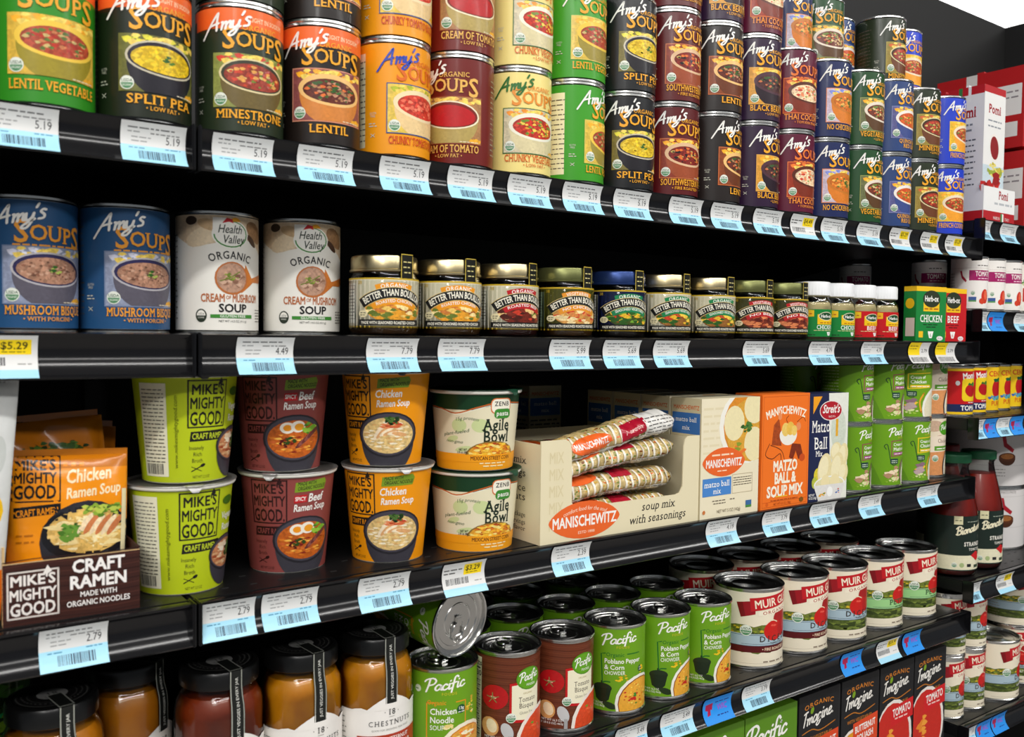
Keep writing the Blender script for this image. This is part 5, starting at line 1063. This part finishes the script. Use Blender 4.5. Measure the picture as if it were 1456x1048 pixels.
def packet(L, r_, seed, style=0):
    """a plump film tube of soup mix: artwork wrapped round a wrinkled bolster, ends pinched flat"""
    c = Canvas(); W2 = PI*r_*1000; rr = random.Random(seed)
    c.rect(0, -W2, L, W2, 'c8b078', .3); cols = ['5a7a30', 'c8a040', 'd86828', '8a9a50', 'e8d8a8', '7c4820']
    for q in range(5): c.bits(L*(.1+.2*q), 0, L*.13, W2*.9, cols, 90, 1.7, seed+q, .1)
    for k in range(int(L/5)):
        if k % 2 == 0: c.poly([(k*5, -W2*.1), (k*5+2.6, -W2*.1), (k*5+4.4, W2*.42), (k*5+1.6, W2*.42)], 'ece6d8')
    v0 = -W2*.10
    if style == 0:
        c.ell(L*.28, W2*.12, 30, 13, 'e8662a'); c.text('MANISCHEWITZ', L*.28, W2*.12-4, 8.5, WHT, bold=.05, w=50, rot=-2); c.poly([(L*.50, -6), (L*.52, 18), (L*.72, 22), (L*.70, -2)], 'a8142c'); c.text('Minestrone', L*.61, 4, 6, 'f0d8d0', w=30, rot=8, shear=.25)
        c.rect(L*.70, -W2*.5, L*.98, W2*.55, 'e4e2dc'); 
        for k in range(8): c.words_(L*.72, L*.95, -W2*.4+k*5.4, 2.2, '5a5856', seed+k)
    else:
        c.ell(L*.24, W2*.40, 26, 9, 'e8662a'); c.rect(L*.46, W2*.25, L*.62, W2*.8, 'a8142c')
    c.rect(0, -W2*.42, L, -W2*.12, 'e6e4de'); c.text('Nutrition', 16, -W2*.22, 3.4, BLK, w=22, bold=.03); c.text('Facts', 12, -W2*.36, 3.4, BLK, w=13, bold=.03)
    for k in range(4): c.words_(34, L-8, -W2*.38+k*3.4, 1.5, '3c3c3a', seed+k*3)
    c.rect(34, -W2*.27, L*.5, -W2*.27+.8, BLK)
    ph = [rr.uniform(0, 6) for _ in range(6)]
    def rad(u, v):
        s = np.clip(u/L, 0, 1); e = np.clip(np.minimum(s, 1-s)*9, 0, 1); pin = e**.5
        w_ = 1+.07*np.sin(u*.21+v*.25+ph[0])*(1.4-pin)+.05*np.sin(u*.09-v*.18+ph[1])+.035*np.sin(u*.5+v*.1+ph[2]); return pin, w_
    def fn(u, v, o):
        a = v/(r_*1000); pin, w_ = rad(u, v); R_ = r_*1000*w_
        return np.stack([u, -(R_*(.25+.75*pin)*1.15+o)*np.cos(a), (R_*np.maximum(pin, .07)*.74+o)*np.sin(a)+2.0*np.sin(u*.03+ph[3])], 1)
    def nf(u, v):
        P0 = fn(u, v, 0*u); du = fn(u+.6, v, 0*u)-fn(u-.6, v, 0*u); dv = fn(u, v+.6, 0*u)-fn(u, v-.6, 0*u); n = np.cross(du, dv); n = n/np.maximum(np.linalg.norm(n, axis=1, keepdims=True), 1e-9)
        a = v/(r_*1000); out = np.stack([0*a, -np.cos(a), np.sin(a)], 1); s = np.sign((n*out).sum(1, keepdims=True)); return n*np.where(s == 0, 1, s)
    return build_canvas('film_wrap', c, fn, nf, M['film'], 5, 2*PI*r_*1000/22, .02)
PK = [packet(202, .0178, 3, 0), packet(196, .0160, 5, 1), packet(200, .0165, 9, 1)]
pks = [(.602, .772, 1.2470, 1, -1.5, 'soup mix packet at the bottom of the display box, nutrition panel showing'), (.600, .774, 1.2735, 2, -3.0, 'soup mix packet second from the bottom of the display box'), (.606, .773, 1.3000, 1, -6.0, 'soup mix packet third from the bottom, tilted up'),
       (.600, .773, 1.3195, 0, -8.5, 'topmost soup mix packet with orange lozenge, tilted out of the box'),
       (.600, .812, 1.2485, 1, -1, 'soup mix packet lying behind the bottom front one'), (.602, .813, 1.277, 2, -1, 'soup mix packet in the middle of the back row'), (.596, .816, 1.305, 1, -3, 'soup mix packet on top of the back row'),
       (.590, .855, 1.2485, 2, 0, 'soup mix packet at the bottom rear of the display box'), (.588, .856, 1.279, 1, 1, 'soup mix packet in the rear of the display box'), (.584, .857, 1.310, 2, 2, 'soup mix packet at the top rear, white seal showing')]
for x, y, z, kk, tl, d in pks:
    t = thing('soup_mix_packet', d, 'packet', (x, y, z), 0, 'soup mix packets in the display box'); t.rotation_euler = (R(8), R(tl), R(1.5))
    link_mesh('film_wrap', PK[kk], t)

# ------------------------------------------------------------------ matzo boxes
mf = wrap_flat('front_print', art_matzo()); msd = wrap_flat('side_print', art_matzo_side(50), face='left', depth=50)
for k, d in enumerate(('cream matzo ball mix box facing the aisle, beside the display box', 'cream matzo ball mix box directly behind the front one', 'cream matzo ball mix box third in its rank', 'cream matzo ball mix box fourth in its rank, deep in shadow')):
    carton('matzo_mix_box', d, 'box', .8215, .745+.0535*k, Z3, .108, .050, .148, 'e0d6b4', mf, msd, 0, 'matzo ball mix boxes')
carton('matzo_mix_box', 'cream matzo ball mix box alone in the dark at the back', 'box', .790, 1.05, Z3, .060, .05, .148, 'e0d6b4', wrap_flat('front_print', art_matzo_side(60)), msd, 0, 'matzo ball mix boxes')
carton('matzo_soup_box', 'orange matzo ball and soup mix box', 'box', .9335, .744, Z3, .098, .045, .150, 'f07420', wrap_flat('front_print', art_orange()))
c = Canvas(); c.rect(0, 0, 36, 148, '1c2448'); c.rect(6, 124, 30, 134, 'b01828')
carton('matzo_ball_box', 'navy and white matzo ball mix box with bowl of dumplings', 'box', 1.0355, .747, Z3, .082, .036, .148, '1c2448', wrap_flat('front_print', art_streit()), wrap_flat('side_print', c, face='left', depth=36), -3)
HPC = .0995
pm = lambda k: label_for('pac'+k, (lambda: art_pacific(k)) if k != 'chili' else art_pacific_chili, .0366)
for x, lo, hi, r0, r1, d in ((1.1818, 'mushroom', 'mushroom', 11, 11, 'green cream of mushroom can, beside the navy box'), (1.2626, 'mushroom', 'mushroom', 5, 5, 'green cream of mushroom can beside the cream of chicken'), (1.3415, 'chicken', 'chicken', -1, -29, 'green cream of chicken can'), (1.4185, 'chili', 'chili', -2, -6, 'tan chicken chili can')):
    for z, k, r_, w_ in ((Z3, lo, r0, 'bottom'), (Z3+HPC, hi, r1, 'top')):
        can(f'{d}, {w_} of its stack', pm(k), .038, HPC, x, .789 if k != 'chili' else .806, z, r_, 'cans of creamy soup on the third shelf')
for x, w_ in ((1.19, 'beside the navy box'), (1.27, 'second from the navy box')):
    for z in (Z3, Z3+HPC): can(f'green can in the dark second row, {w_}, {"top" if z > Z3 else "bottom"}', pm('mushroom'), .038, HPC, x, .869, z, 5, 'second row of creamy soup cans')
# ------------------------------------------------------------------ fourth shelf: soup jars
def soup_jar(label, x, y, rot, cont, band, name, H=.150, r=.0385):
    k = ('sj',)
    if k not in JL:
        JL[k] = lathe('jar_glass', [(.030, 0), (.037, .002), (.0385, .007), (.0385, .108), (.0372, .118), (.0335, .126), (.0318, .129), (.0318, .140)], M['glass'], 44, 60)
        JL['sjl'] = lathe('lid', [(.0335, 0), (.0345, .0008), (.0345, .013), (.0332, .0155), (.0295, .0165), (.0285, .0152), (.022, .0152), (.0205, .0162), (.013, .0162), (.0118, .0150), (0, .0150)], M['blackL'], 56, 30)
        c = Canvas(); c.ell(0, 0, 28, 28, '1a1a1a', n=30); c.ell(0, 0, 26.5, 26.5, '4c4c4a', n=40); c.ell(0, 0, 25.5, 25.5, '161616', n=40); c.ell(0, 0, 18.6, 18.6, '3c3c3a', n=30); c.ell(0, 0, 17.6, 17.6, '161616', n=30); c.ell(0, 0, 11.5, 11.5, '8a8a88', n=26); c.text('18', 0, -4, 8, '2a2a2a', w=9, serif=True)  # grey rings paint the gleam on the embossed rings; the number is print
        for q in range(36): a = 2*PI*q/36; c.ell(22*math.cos(a), 22*math.sin(a), .9, .9, '5a5a58', n=6)
        JL['sjd'] = build_canvas('lid_print_glints', c, lambda u, v, o: np.stack([u, v, 16.3+o], 1), lambda u, v: np.tile([0., 0, 1], (len(u), 1)), M['print'], None)
        c = Canvas(); c.rect(-6, -34.4, 6, -4, '1c1e1c'); c.frame(-6, -34.4, 6, -4, .9, '9a9c94'); JL['sjst'] = build_canvas('seal_top', c, lambda u, v, o: np.stack([u, v, 17.2+o], 1), lambda u, v: np.tile([0., 0, 1], (len(u), 1)), M['print'], None)
        c = Canvas(); c.rect(-6.4, 0, 6.4, 62, '1c1e1c'); c.rect(-6, 0, -5, 62, 'a0a298'); c.rect(5, 0, 6, 62, 'a0a298'); c.text('JUST VEGGIES IN EVERY JAR', 1.6, 4, 2.6, 'd8d8d0', w=52, rot=90, align='l', bold=.02)
        def fn(u, v, o):
            a = u/38.5; rr = np.where(v > 46, 35.0, np.where(v > 30, 39.0-(v-30)/16*4.6, 39.2)); return np.stack([(rr+o)*np.sin(a), -(rr+o)*np.cos(a), v], 1)
        JL['sjs'] = build_canvas('safety_seal', c, fn, lambda u, v: np.stack([np.sin(u/38.5), -np.cos(u/38.5), 0*u], 1), M['print'], 4, 8)
    if ('sjc', cont) not in JL: JL[('sjc', cont)] = lathe('soup', [(0, .003), (.034, .003), (.0372, .008), (.0374, .108), (.0362, .117), (.0322, .1245), (0, .1245)], M[cont], 40, 60)
    t = thing('soup_jar', label, 'jar', (x, y, Z4), R(rot), 'glass jars of vegetable soup')
    link_mesh('jar_glass', JL[k], t); link_mesh('soup', JL[('sjc', cont)], t); l = link_mesh('lid', JL['sjl'], t, (0, 0, .1325)); link_mesh('lid_print_glints', JL['sjd'], l)
    link_mesh('label', label_for('sj'+name[0], lambda: art_chestnut(cont, band, name), .0388), t, (0, 0, .010))
    s = link_mesh('safety_seal', JL['sjs'], t, (0, 0, .087), 0); link_mesh('seal_top', JL['sjst'], s, (0, 0, .1325-.087))
    return t
for x, y, rot, cont, band, nm, d in ((.1215, .800, 9, 'sqa', '8a6a3a', ('CARROT', 'GINGER'), 'orange soup jar nearest the frame edge, label below the frame'), (.190, .853, 40, 'sqa', 'c87830', ('CURRY', 'LENTIL'), 'orange soup jar set back, second from the frame edge'),
                                 (.2570, .800, 6, 'toms', '7c2c1c', ('TOMATO', 'BASIL'), 'reddish brown soup jar'), (.3345, .800, 5, 'sqb', '7a5a34', ('ROASTED', 'CAULIFLOWER'), 'yellow soup jar with brown label band'), (.4120, .800, -1, 'sqb', 'b03a24', ('BUTTERNUT', 'SQUASH PEAR'), 'yellow soup jar with red label band')):
    soup_jar(d, x, y, rot, cont, band, nm)
c = Canvas(); c.rect(0, 0, 90, 150, '24401c'); c.bits(45, 110, 36, 34, ['1c9050', '3c6a24', '20b060', '5a7a20', '182c14'], 70, 7, 4, .1)
bag('greens_bag', 'dark green bag with leafy print at the frame edge, behind the jars', 'bag', c, '1c3018', 80, 165, 30, (.026, .885, Z4+.004), (0, 0, R(-8)), None, 31)
# green and red cans
HP = .1015
HPC = .1055
def pcan(k, x, y, rot, d, ring=-50, g='green and red soup cans on the fourth shelf', z=Z4): return can(d, label_for('pac'+k, (lambda: art_pacific(k)), .0366), .038, .1055, x, y, z, rot, g, ring)
pcan('noodle', .4898, .797, -24, 'green chicken noodle can with a fallen can lying on it', -60)
pcan('bisque', .5735, .797, -26, 'brown tomato bisque can beside the chicken noodle can', -80)
pcan('bisque', .6512, .797, -27, 'brown tomato bisque can beside the green corn chowder cans', -80)
for x, rot, d in ((.7335, -31, 'green corn chowder can beside the brown cans'), (.8108, -14, 'green corn chowder can, middle of the three'), (.8880, -14, 'green corn chowder can beside the large cream cans')): pcan('poblano', x, .797, rot, d, -120)
# the fallen can
t = pcan('noodle', 0, 0, 0, 'green can toppled on its side, ring pull facing out', 150, 'green and red soup cans on the fourth shelf')
ax = Vector((.19, -.97, -.10)).normalized(); q = ax.to_track_quat('Z', 'Y'); t.rotation_mode = 'QUATERNION'
from mathutils import Quaternion
t.rotation_quaternion = q @ Quaternion((0, 0, 1), R(-60)); t.location = Vector((.4965, .7715, 1.1535)) - ax*.1055
for x, y, k, d in ((.563, .880, 'noodle', 'green can in the second row, behind the brown cans'), (.643, .882, 'noodle', 'green can in the second row, beside its twin behind the brown can'), (.722, .877, 'poblano', 'green can in the second row, behind the first chowder can'), (.802, .877, 'poblano', 'green can in the second row, behind the middle chowder can'), (.886, .880, 'poblano', 'green can in the second row, beside the dark cream can')):
    pcan(k, x, y, 10, d, -70, 'second row of green cans')
for x, y, k, d in ((.62, .957, 'noodle', 'green can in the third row, in the dark behind the brown cans'), (.70, .957, 'poblano', 'green can in the third row, in the dark behind the chowder cans'), (.80, .957, 'poblano', 'green can in the third row, far end')):
    pcan(k, x, y, 10, d, -70, 'third row of green cans')
mu = lambda k: label_for('mu'+k, lambda: art_muir(k), .0471)
RM, HM = .0483, .1085
for x, k, rot, d in ((.9925, 'fire', -24, 'large cream tomato can with dark red stripe, beside the chowder cans'), (1.0935, 'fire', -17, 'large cream tomato can with dark red stripe, beside the plain diced one'), (1.1905, 'diced', -27, 'large cream tomato can with pale blue band only'),
                  (1.2880, 'petite', -16, 'large cream tomato can with pale green band, beside the blue-banded one'), (1.3855, 'petite', -13, 'large cream tomato can with pale green band, last on its shelf')):
    can(d, mu(k), RM, HM, x, .808, Z4, rot, 'large cream tomato cans on the fourth shelf', False, 'can', 'tomato_can')
for x, k, d in ((1.01, 'fire', 'large cream can in the second row, behind the first'), (1.115, 'diced', 'large cream can in the second row, behind the second'), (1.22, 'diced', 'large cream can in the second row, behind the third'), (1.325, 'petite', 'large cream can in the second row, behind the last')):
    can(d, mu(k), RM, HM, x, .911, Z4, -45, 'second row of large tomato cans', False, 'can', 'tomato_can')

# ------------------------------------------------------------------ fifth shelf: soup cartons
def soup_carton(label, x, y, kind, w=.092, d=.062, h=.190, group='aseptic soup cartons'):
    t = thing('soup_carton', label, 'carton', (x, y, Z5), 0, group); cl = '1d1d1f' if kind != 'green' else '5a8a1c'
    m_ = mat('carton_board', cl, .45, 0, .15)
    link_mesh('carton_body', boxmesh('carton_body', 0, w, 0, d, 0, h, m_, .001), t)
    if ('sc', kind) not in JL: JL[('sc', kind)] = wrap_flat('front_print', art_imagine(kind) if kind != 'green' else art_greenbox(w*1000, h*1000))
    link_mesh('front_print', JL[('sc', kind)], t)
    link_mesh('folded_top', boxes('folded_top', [(.003, w-.003, d*.42, d*.5, h, h+.006), (.002, w-.002, d*.46, d*.9, h, h+.002)], m_), t)
    if kind != 'green': link_mesh('cap', lathe('cap', [(.012, 0), (.0125, .001), (.0125, .006), (.011, .0072), (0, .0072)], M['blackL'], 20, 30), t, (w*.5, d*.25, h))
    return t
for x, w_, k, d in ((1.043, .096, 'squash', 'black butternut squash carton beside the green boxes'), (1.142, .095, 'squash', 'black butternut squash carton beside a tomato carton'), (1.2395, .092, 'tomato', 'black tomato soup carton, middle of the rank'), (1.334, .094, 'tomato', 'black tomato soup carton at the shelf end')):
    soup_carton(d, x, .757, k, w_)
soup_carton('green soup box, whole lettering showing, beside the black cartons', .930, .757, 'green', .1085, .062, .188, 'green soup boxes')
soup_carton('green soup box, cut by the foot of the frame', .8195, .757, 'green', .1085, .062, .188, 'green soup boxes')
soup_carton('green soup box one row back, top only', .86, .835, 'green', .1085, .062, .188, 'green soup boxes')

# ------------------------------------------------------------------ far bay
# top: red tomato cartons
def pomi_box(label, x, y, w, d, h, front, side, col, z=B1):
    t = thing('tomato_carton', label, 'carton', (x, y, z), 0, 'red and white tomato cartons'); m_ = mat('carton_board', col, .45, 0, .15)
    link_mesh('carton_body', boxmesh('carton_body', 0, w, 0, d, 0, h, m_, .001), t); link_mesh('front_print', front, t)
    if side: link_mesh('side_print', side, t)
    link_mesh('folded_top', boxes('folded_top', [(.004, w-.004, d*.46, d*.54, h, h+.004)], m_), t); return t
t = thing('display_tray', 'low white tray with red foot holding tomato cartons', 'tray', (1.5, .757, B1), 0)
c = Canvas(); c.rect(0, 0, 105, 60, 'f0f0ee'); c.rect(0, 0, 105, 20, 'b81c24'); c.text('Pomi', 66, 42, 13, 'a01420', bold=.06, w=32, serif=True); c.words_(36, 96, 32, 5, 'b8bcc0', 3); c.text('MADE IN', 44, 7, 5, WHT, w=22); c.rect(58, 2, 63, 18, '3c8a48'); c.rect(63, 2, 68, 18, WHT); c.text('ITALY', 80, 7, 5, WHT, w=16)
WC = mat('white_card', 'ecebe8', .5)
link_mesh('front_panel', boxmesh('front_panel', 0, .105, 0, .0016, 0, .06, WC), t); link_mesh('front_print', wrap_flat('front_print', c), t)
c = Canvas(); c.rect(0, 0, 150, 62, 'e4e4e6'); c.rect(0, 0, 150, 20, 'b81c24'); link_mesh('side_print', wrap_flat('side_print', c, face='left', depth=151), t)
link_mesh('side_panel', boxmesh('side_panel', 0, .0016, .0017, .151, 0, .062, WC), t); link_mesh('side_panel', boxmesh('side_panel', .1034, .105, .0017, .151, 0, .06, WC), t); link_mesh('bottom_panel', boxmesh('bottom_panel', .0017, .1033, .0017, .151, .0002, .0016, WC), t)
f2 = wrap_flat('front_print', art_pomi2().scaled(70/72, 225/195)); s2 = wrap_flat('side_print', art_pomi().scaled(.62, 225/195), face='left', depth=62)
pomi_box('white tomato carton with red top, standing in the tray', 1.5035, .762, .070, .062, .225, f2, s2, 'e4e4e6', B1+.0018)
pomi_box('white tomato carton behind the front one in the tray', 1.5035, .828, .070, .062, .225, f2, s2, 'e4e4e6', B1+.0018)
fr = wrap_flat('front_print', art_pomired(80, 190).scaled(90/80, 143/190)); c = Canvas(); c.rect(0, 0, 160, 143, 'b4181c'); c.rect(56, 0, 76, 143, 'd8d4d0'); c.rect(96, 58, 156, 112, 'e4e2e0'); c.words_(100, 150, 98, 4, '8a8488', 3); c.words_(100, 150, 88, 4, '8a8488', 5); c.rect(100, 20, 150, 46, 'e4e2e0')
fs_ = wrap_flat('side_print', c, face='left', depth=160)
for x, y, z, d in ((1.672, .772, B1, 'red tomato carton beside the tray, bottom of its stack'), (1.668, .776, B1+.149, 'red tomato carton beside the tray, top of its stack'), (1.63, .985, B1, 'red tomato carton behind the white ones, bottom of its stack'), (1.63, .985, B1+.149, 'red tomato carton peeping over the blue soup cans')):
    pomi_box(d, x, y, .09, .16 if y < .9 else .15, .143, fr, fs_, 'b4181c', z)
tc = label_for('tomcan', lambda: art_tomatocan().scaled(.78, 1), .0281)
for x, y, d, r_ in ((1.4853+.012, .775, 'white can with purple band, beside the red bouillon carton', -22), (1.5554, .775, 'white can with purple band, middle of the front row', -17), (1.6125, .775, 'white can with purple band, beside the red-printed can', -17), (1.515, .855, 'white can with purple band, dim in the second row', -45), (1.50, .99, 'white can in the dark back row of its shelf', -45)):
    can(d, tc, .0288, .0895, x, y, B2, r_, 'white tomato cans with purple bands', name='tomato_can')
can('white can with red roma tomato print at the frame edge', label_for('roma', lambda: art_roma().scaled(.78, 1), .0281), .0288, .0895, 1.6705, .775, B2, -15, None, name='tomato_can')
for x, y, k, d in ((1.5000, .800, 'red', 'red and yellow tomato can beside the green cans'), (1.5675, .812, 'red', 'red and yellow tomato can, second in its slanting row'), (1.636, .824, 'yel', 'yellow tomato can with big red tomato, nearest the red cans'), (1.7045, .836, 'yel', 'yellow tomato can, second yellow one'), (1.773, .848, 'yel', 'yellow tomato can at the frame edge, third yellow one')):
    can(d, label_for('mam'+k, lambda: art_mam(k).scaled(.9, 1), .0326), .034, .0845, x, y, B3, -12, 'yellow and red tomato cans', name='tomato_can')
for x in (1.53, 1.61, 1.69, 1.77):
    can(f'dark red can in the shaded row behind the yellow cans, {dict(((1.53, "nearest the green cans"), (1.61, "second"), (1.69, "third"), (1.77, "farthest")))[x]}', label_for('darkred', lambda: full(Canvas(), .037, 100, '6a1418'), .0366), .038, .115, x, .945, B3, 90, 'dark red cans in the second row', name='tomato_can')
BG = lathe('bottle_glass', [(.030, 0), (.038, .003), (.0415, .012), (.0415, .098), (.039, .115), (.0325, .145), (.027, .168), (.0245, .180), (.0245, .186), (.0262, .188), (.0262, .196)], M['glass'], 40, 60)
BC = lathe('passata', [(0, .004), (.036, .004), (.0400, .013), (.0402, .098), (.0378, .115), (.0315, .145), (.0262, .165), (0, .166)], M['passata'], 36, 60)
for x, y, cap, d in ((1.5055, .797, 'greencap', 'red passata bottle with green cap, beside the shelf end'), (1.591, .797, 'greencap', 'red passata bottle with green cap, beside the white cans'), (1.628, .882, 'redcap', 'red passata bottle with dark red cap, behind the green-capped ones')):
    t = thing('passata_bottle', d, 'bottle', (x, y, B4), R(-12), 'passata bottles'); link_mesh('bottle_glass', BG, t); link_mesh('passata', BC, t)
    link_mesh('cap', lathe('cap', [(.0272, 0), (.0285, .0008), (.0285, .012), (.0272, .0142), (0, .014)], M[cap], 48, 30, flute=-.01), t, (0, 0, .190))
    link_mesh('label', label_for('pass', art_passata, .0415), t, (0, 0, .012))
tb = label_for('tbig', lambda: art_tomatobig(108, .0765), .0766)
for z, w_ in ((B4, 'lower'), (B4+.118, 'upper')): can(f'very large white can with red pepper print, {w_} one at the frame edge', tb, .078, .1175, 1.79, .89, z, -25, 'very large white cans', name='tomato_can')
mn = lambda: label_for('musmall', lambda: art_muir('nosalt', .0366, 103).scaled(.9, 1), .0334)
ml = label_for('munosalt', lambda: art_muir('nosalt'), .0496)
for x, y, z, r_, lab, rr_, hh, d in ((1.4985, .800, B5, -15, mn(), .0345, .1065, 'small cream tomato can beside the cartons, bottom'), (1.4985, .800, B5+.107, -15, mn(), .0345, .1065, 'small cream tomato can beside the cartons, top'),
    (1.5685, .800, B5, -21, mn(), .0345, .1065, 'small cream tomato can, second stack, bottom'), (1.5685, .800, B5+.107, -21, mn(), .0345, .1065, 'small cream tomato can, second stack, top'),
    (1.6595, .802, B5, 0, ml, .0508, .1065, 'large cream tomato can standing alone on the lowest far shelf'), (1.775, .815, B5, -65, ml, .0508, .1065, 'large cream tomato can at the frame edge, bottom'), (1.770, .822, B5+.107, -10, ml, .0508, .1065, 'large cream tomato can at the frame edge, top')):
    can(d, lab, rr_, hh, x, y, z, r_, 'cream tomato cans on the lowest far shelf', name='tomato_can')

# ------------------------------------------------------------------ price tags in the rails
def tag(x, w, z, kind, price, label, group):
    W_, H_ = w*1000, 31.0
    c = art_tag(W_, kind, price)
    def fn(u, v, o):
        q = (H_-v)/H_; yy = np.array([rail_y(min(1, max(0, a))) for a in q])*1000; lift = .7+2.2*np.clip(q-.82, 0, 1)*5*.18
        return np.stack([u, yy-lift-o, v], 1)
    def nf(u, v):
        e = .4; f = lambda vv: np.array([rail_y(min(1, max(0, a))) for a in (H_-vv)/H_])*1000
        d = (f(v+e)-f(v-e))/(2*e); n = np.stack([0*u, -np.ones_like(u), d], 1); return n/np.linalg.norm(n, axis=1, keepdims=True)
    me = build_canvas('price_tag', c, fn, nf, M['tagp'], None, 3.1, .012)
    # paper back, so that the tag has a thickness
    o = bpy.data.objects.new('price_tag', me); COL.objects.link(o); o.location = (x, YL, z-.0325)
    o['label'] = label; o['category'] = 'price tag'; o['group'] = group
    return o
GT = ('price tags on the top rail', 'price tags on the second rail', 'price tags on the third rail', 'price tags on the fourth rail', 'price tags in the far bay')
n1 = ['the orange-banded lentil vegetable can', 'the orange-banded split pea can', 'the orange-banded minestrone can', 'the orange-banded lentil can', 'the orange chunky tomato can', 'the maroon cream of tomato can', 'the pale yellow chunky vegetable can', 'the bright green lentil vegetable can', 'the plain black split pea can', 'the dark red southwestern can', 'the dark brown lentil can', 'the purple black bean can', 'the plum coconut soup can', 'the navy noodle can', 'the forest green vegetable can', 'the slate blue quinoa can', 'the olive black minestrone can', 'the royal blue can']
for i, (x, w_) in enumerate([(0.070, 0.050), (0.163, 0.049), (0.233, 0.051), (0.306, 0.052), (0.385, 0.052), (0.458, 0.052), (0.529, 0.053), (0.6, 0.053), (0.672, 0.054), (0.758, 0.054), (0.829, 0.055), (0.907, 0.055), (0.981, 0.051), (1.046, 0.054), (1.128, 0.056), (1.209, 0.052), (1.291, 0.050), (1.361, 0.051)]):
    k = 'yellow' if i in (12, 15, 16, 17) else 'plain'
    tag(x, w_, Z1, k, '$4.49' if i == 12 else '$5.29' if k == 'yellow' else '5.19', f'{"yellow-patched tag" if k == "yellow" else "pale price tag"} on the top rail under {n1[i]}', GT[0])
n2 = ['the blue bisque cans', 'the white mushroom soup cans', 'the first gold-lidded jar', 'the second gold-lidded jar', 'the olive-labelled jar', 'the blue-lidded jar', 'the green-bannered jar beside it', 'the olive-lidded jars', 'the green-labelled bottles', 'the red-labelled bottles', 'the green bouillon carton', 'the red bouillon carton']
for i, (x, w_, k, p) in enumerate([(.052, .053, 'yellow', '$5.29'), (.253, .05, 'plain', '4.49'), (.373, .053, 'plain', '7.79'), (.449, .053, 'plain', '7.79'), (.585, .055, 'plain', '5.99'), (.66, .055, 'plain', '5.69'), (.737, .057, 'plain', '5.69'), (.893, .056, 'plain', '5.69'), (1.026, .057, 'plain', '4.79'), (1.146, .056, 'plain', '4.79'), (1.267, .056, 'yellowtop', '2.79'), (1.342, .057, 'yellowtop', '2.79')]):
    tag(x, w_, Z2, k, p, f'{dict(yellow="white tag with yellow patch", plain="pale price tag", yellowtop="white tag with yellow half")[k]} on the second rail under {n2[i]}', GT[1])
n3 = ['the brown display tray', 'the joint, beside the lime cups', 'the dark red beef cups', 'the orange chicken cups', 'the pasta bowls', 'the cream display box', 'the cream matzo ball box', 'the orange matzo box', 'the navy matzo box', 'the green mushroom cans', 'the tan chili cans']
for i, (x, w_, k, p) in enumerate([(0.104, 0.048, 'plain', '2.79'), (0.221+.002, 0.046, 'plain', '2.79'), (0.275, 0.051, 'plain', '2.79'), (0.366, 0.053, 'plain', '2.79'), (0.456, 0.05, 'yellow', '$3.29'), (0.592, 0.053, 'plain', '2.39'), (0.832, 0.056, 'plain', '4.19'), (0.938, 0.056, 'plain', '3.79'), (1.037, 0.056, 'plain', '3.99'), (1.15, 0.056, 'plain', '3.49'), (1.303, 0.058, 'plain', '3.49')]):
    tag(x, w_, Z3, k, p, f'{dict(yellow="white tag with yellow patch", plain="pale price tag")[k]} on the third rail under {n3[i]}', GT[2])
for i, (x, w_, k, p, d) in enumerate([(0.688, 0.05, 'plain', '3.49', 'pale price tag on the fourth rail, cut by the foot of the frame'), (0.76, 0.055, 'plain', '3.49', 'pale price tag under the middle chowder can'), (0.833, 0.052, 'blue', '', 'bright blue tag with red logo under the last chowder can'), (0.906, 0.055, 'plain', '3.79', 'pale price tag under the first large cream can'),
      (1.117, 0.05, 'blue', '', 'bright blue tag with red logo under the blue-banded tomato can'), (1.205, 0.056, 'yellow', '$3.9', 'white tag with yellow patch between two bright blue tags'), (1.274, 0.049, 'blue', '', 'bright blue tag with red logo nearest the shelf end')]):
    tag(x, w_, Z4, k, p, d, GT[3])
for x, w_, z, k, d in ((1.4665, .032, B1, 'plain', 'pale price tag under the white tomato tray'), (1.531, .054, B1, 'plain', 'pale price tag under the red tomato cartons'), (1.4665, .030, B2, 'plain', 'pale price tag under the first purple-banded can'), (1.499, .052, B2, 'blue', 'bright blue tag under the purple-banded cans'), (1.588, .054, B2, 'plain', 'pale price tag under the last purple-banded can'),
    (1.4665, .030, B3, 'plain', 'pale price tag under the red tomato cans, nearest the middle bay'), (1.498, .040, B3, 'blue', 'bright blue tag under the red tomato cans'), (1.540, .044, B3, 'plain', 'pale price tag between two bright blue tags in the far bay'), (1.586, .046, B3, 'blue', 'bright blue tag under the yellow tomato cans'),
    (1.4665, .036, B4, 'plain', 'pale price tag under the passata bottles'), (1.557, .056, B4, 'yellow', 'white tag with yellow patch under the very large cans'), (1.4665, .036, B5, 'plain', 'pale price tag on the lowest far rail'), (1.505, .048, B5, 'blue', 'bright blue tag on the lowest far rail, nearest the cartons'), (1.556, .048, B5, 'blue', 'bright blue tag on the lowest far rail, under the lone large can')):
    tag(x, w_, z, k, '3.49' if k != 'yellow' else '$5.4', d, GT[4])
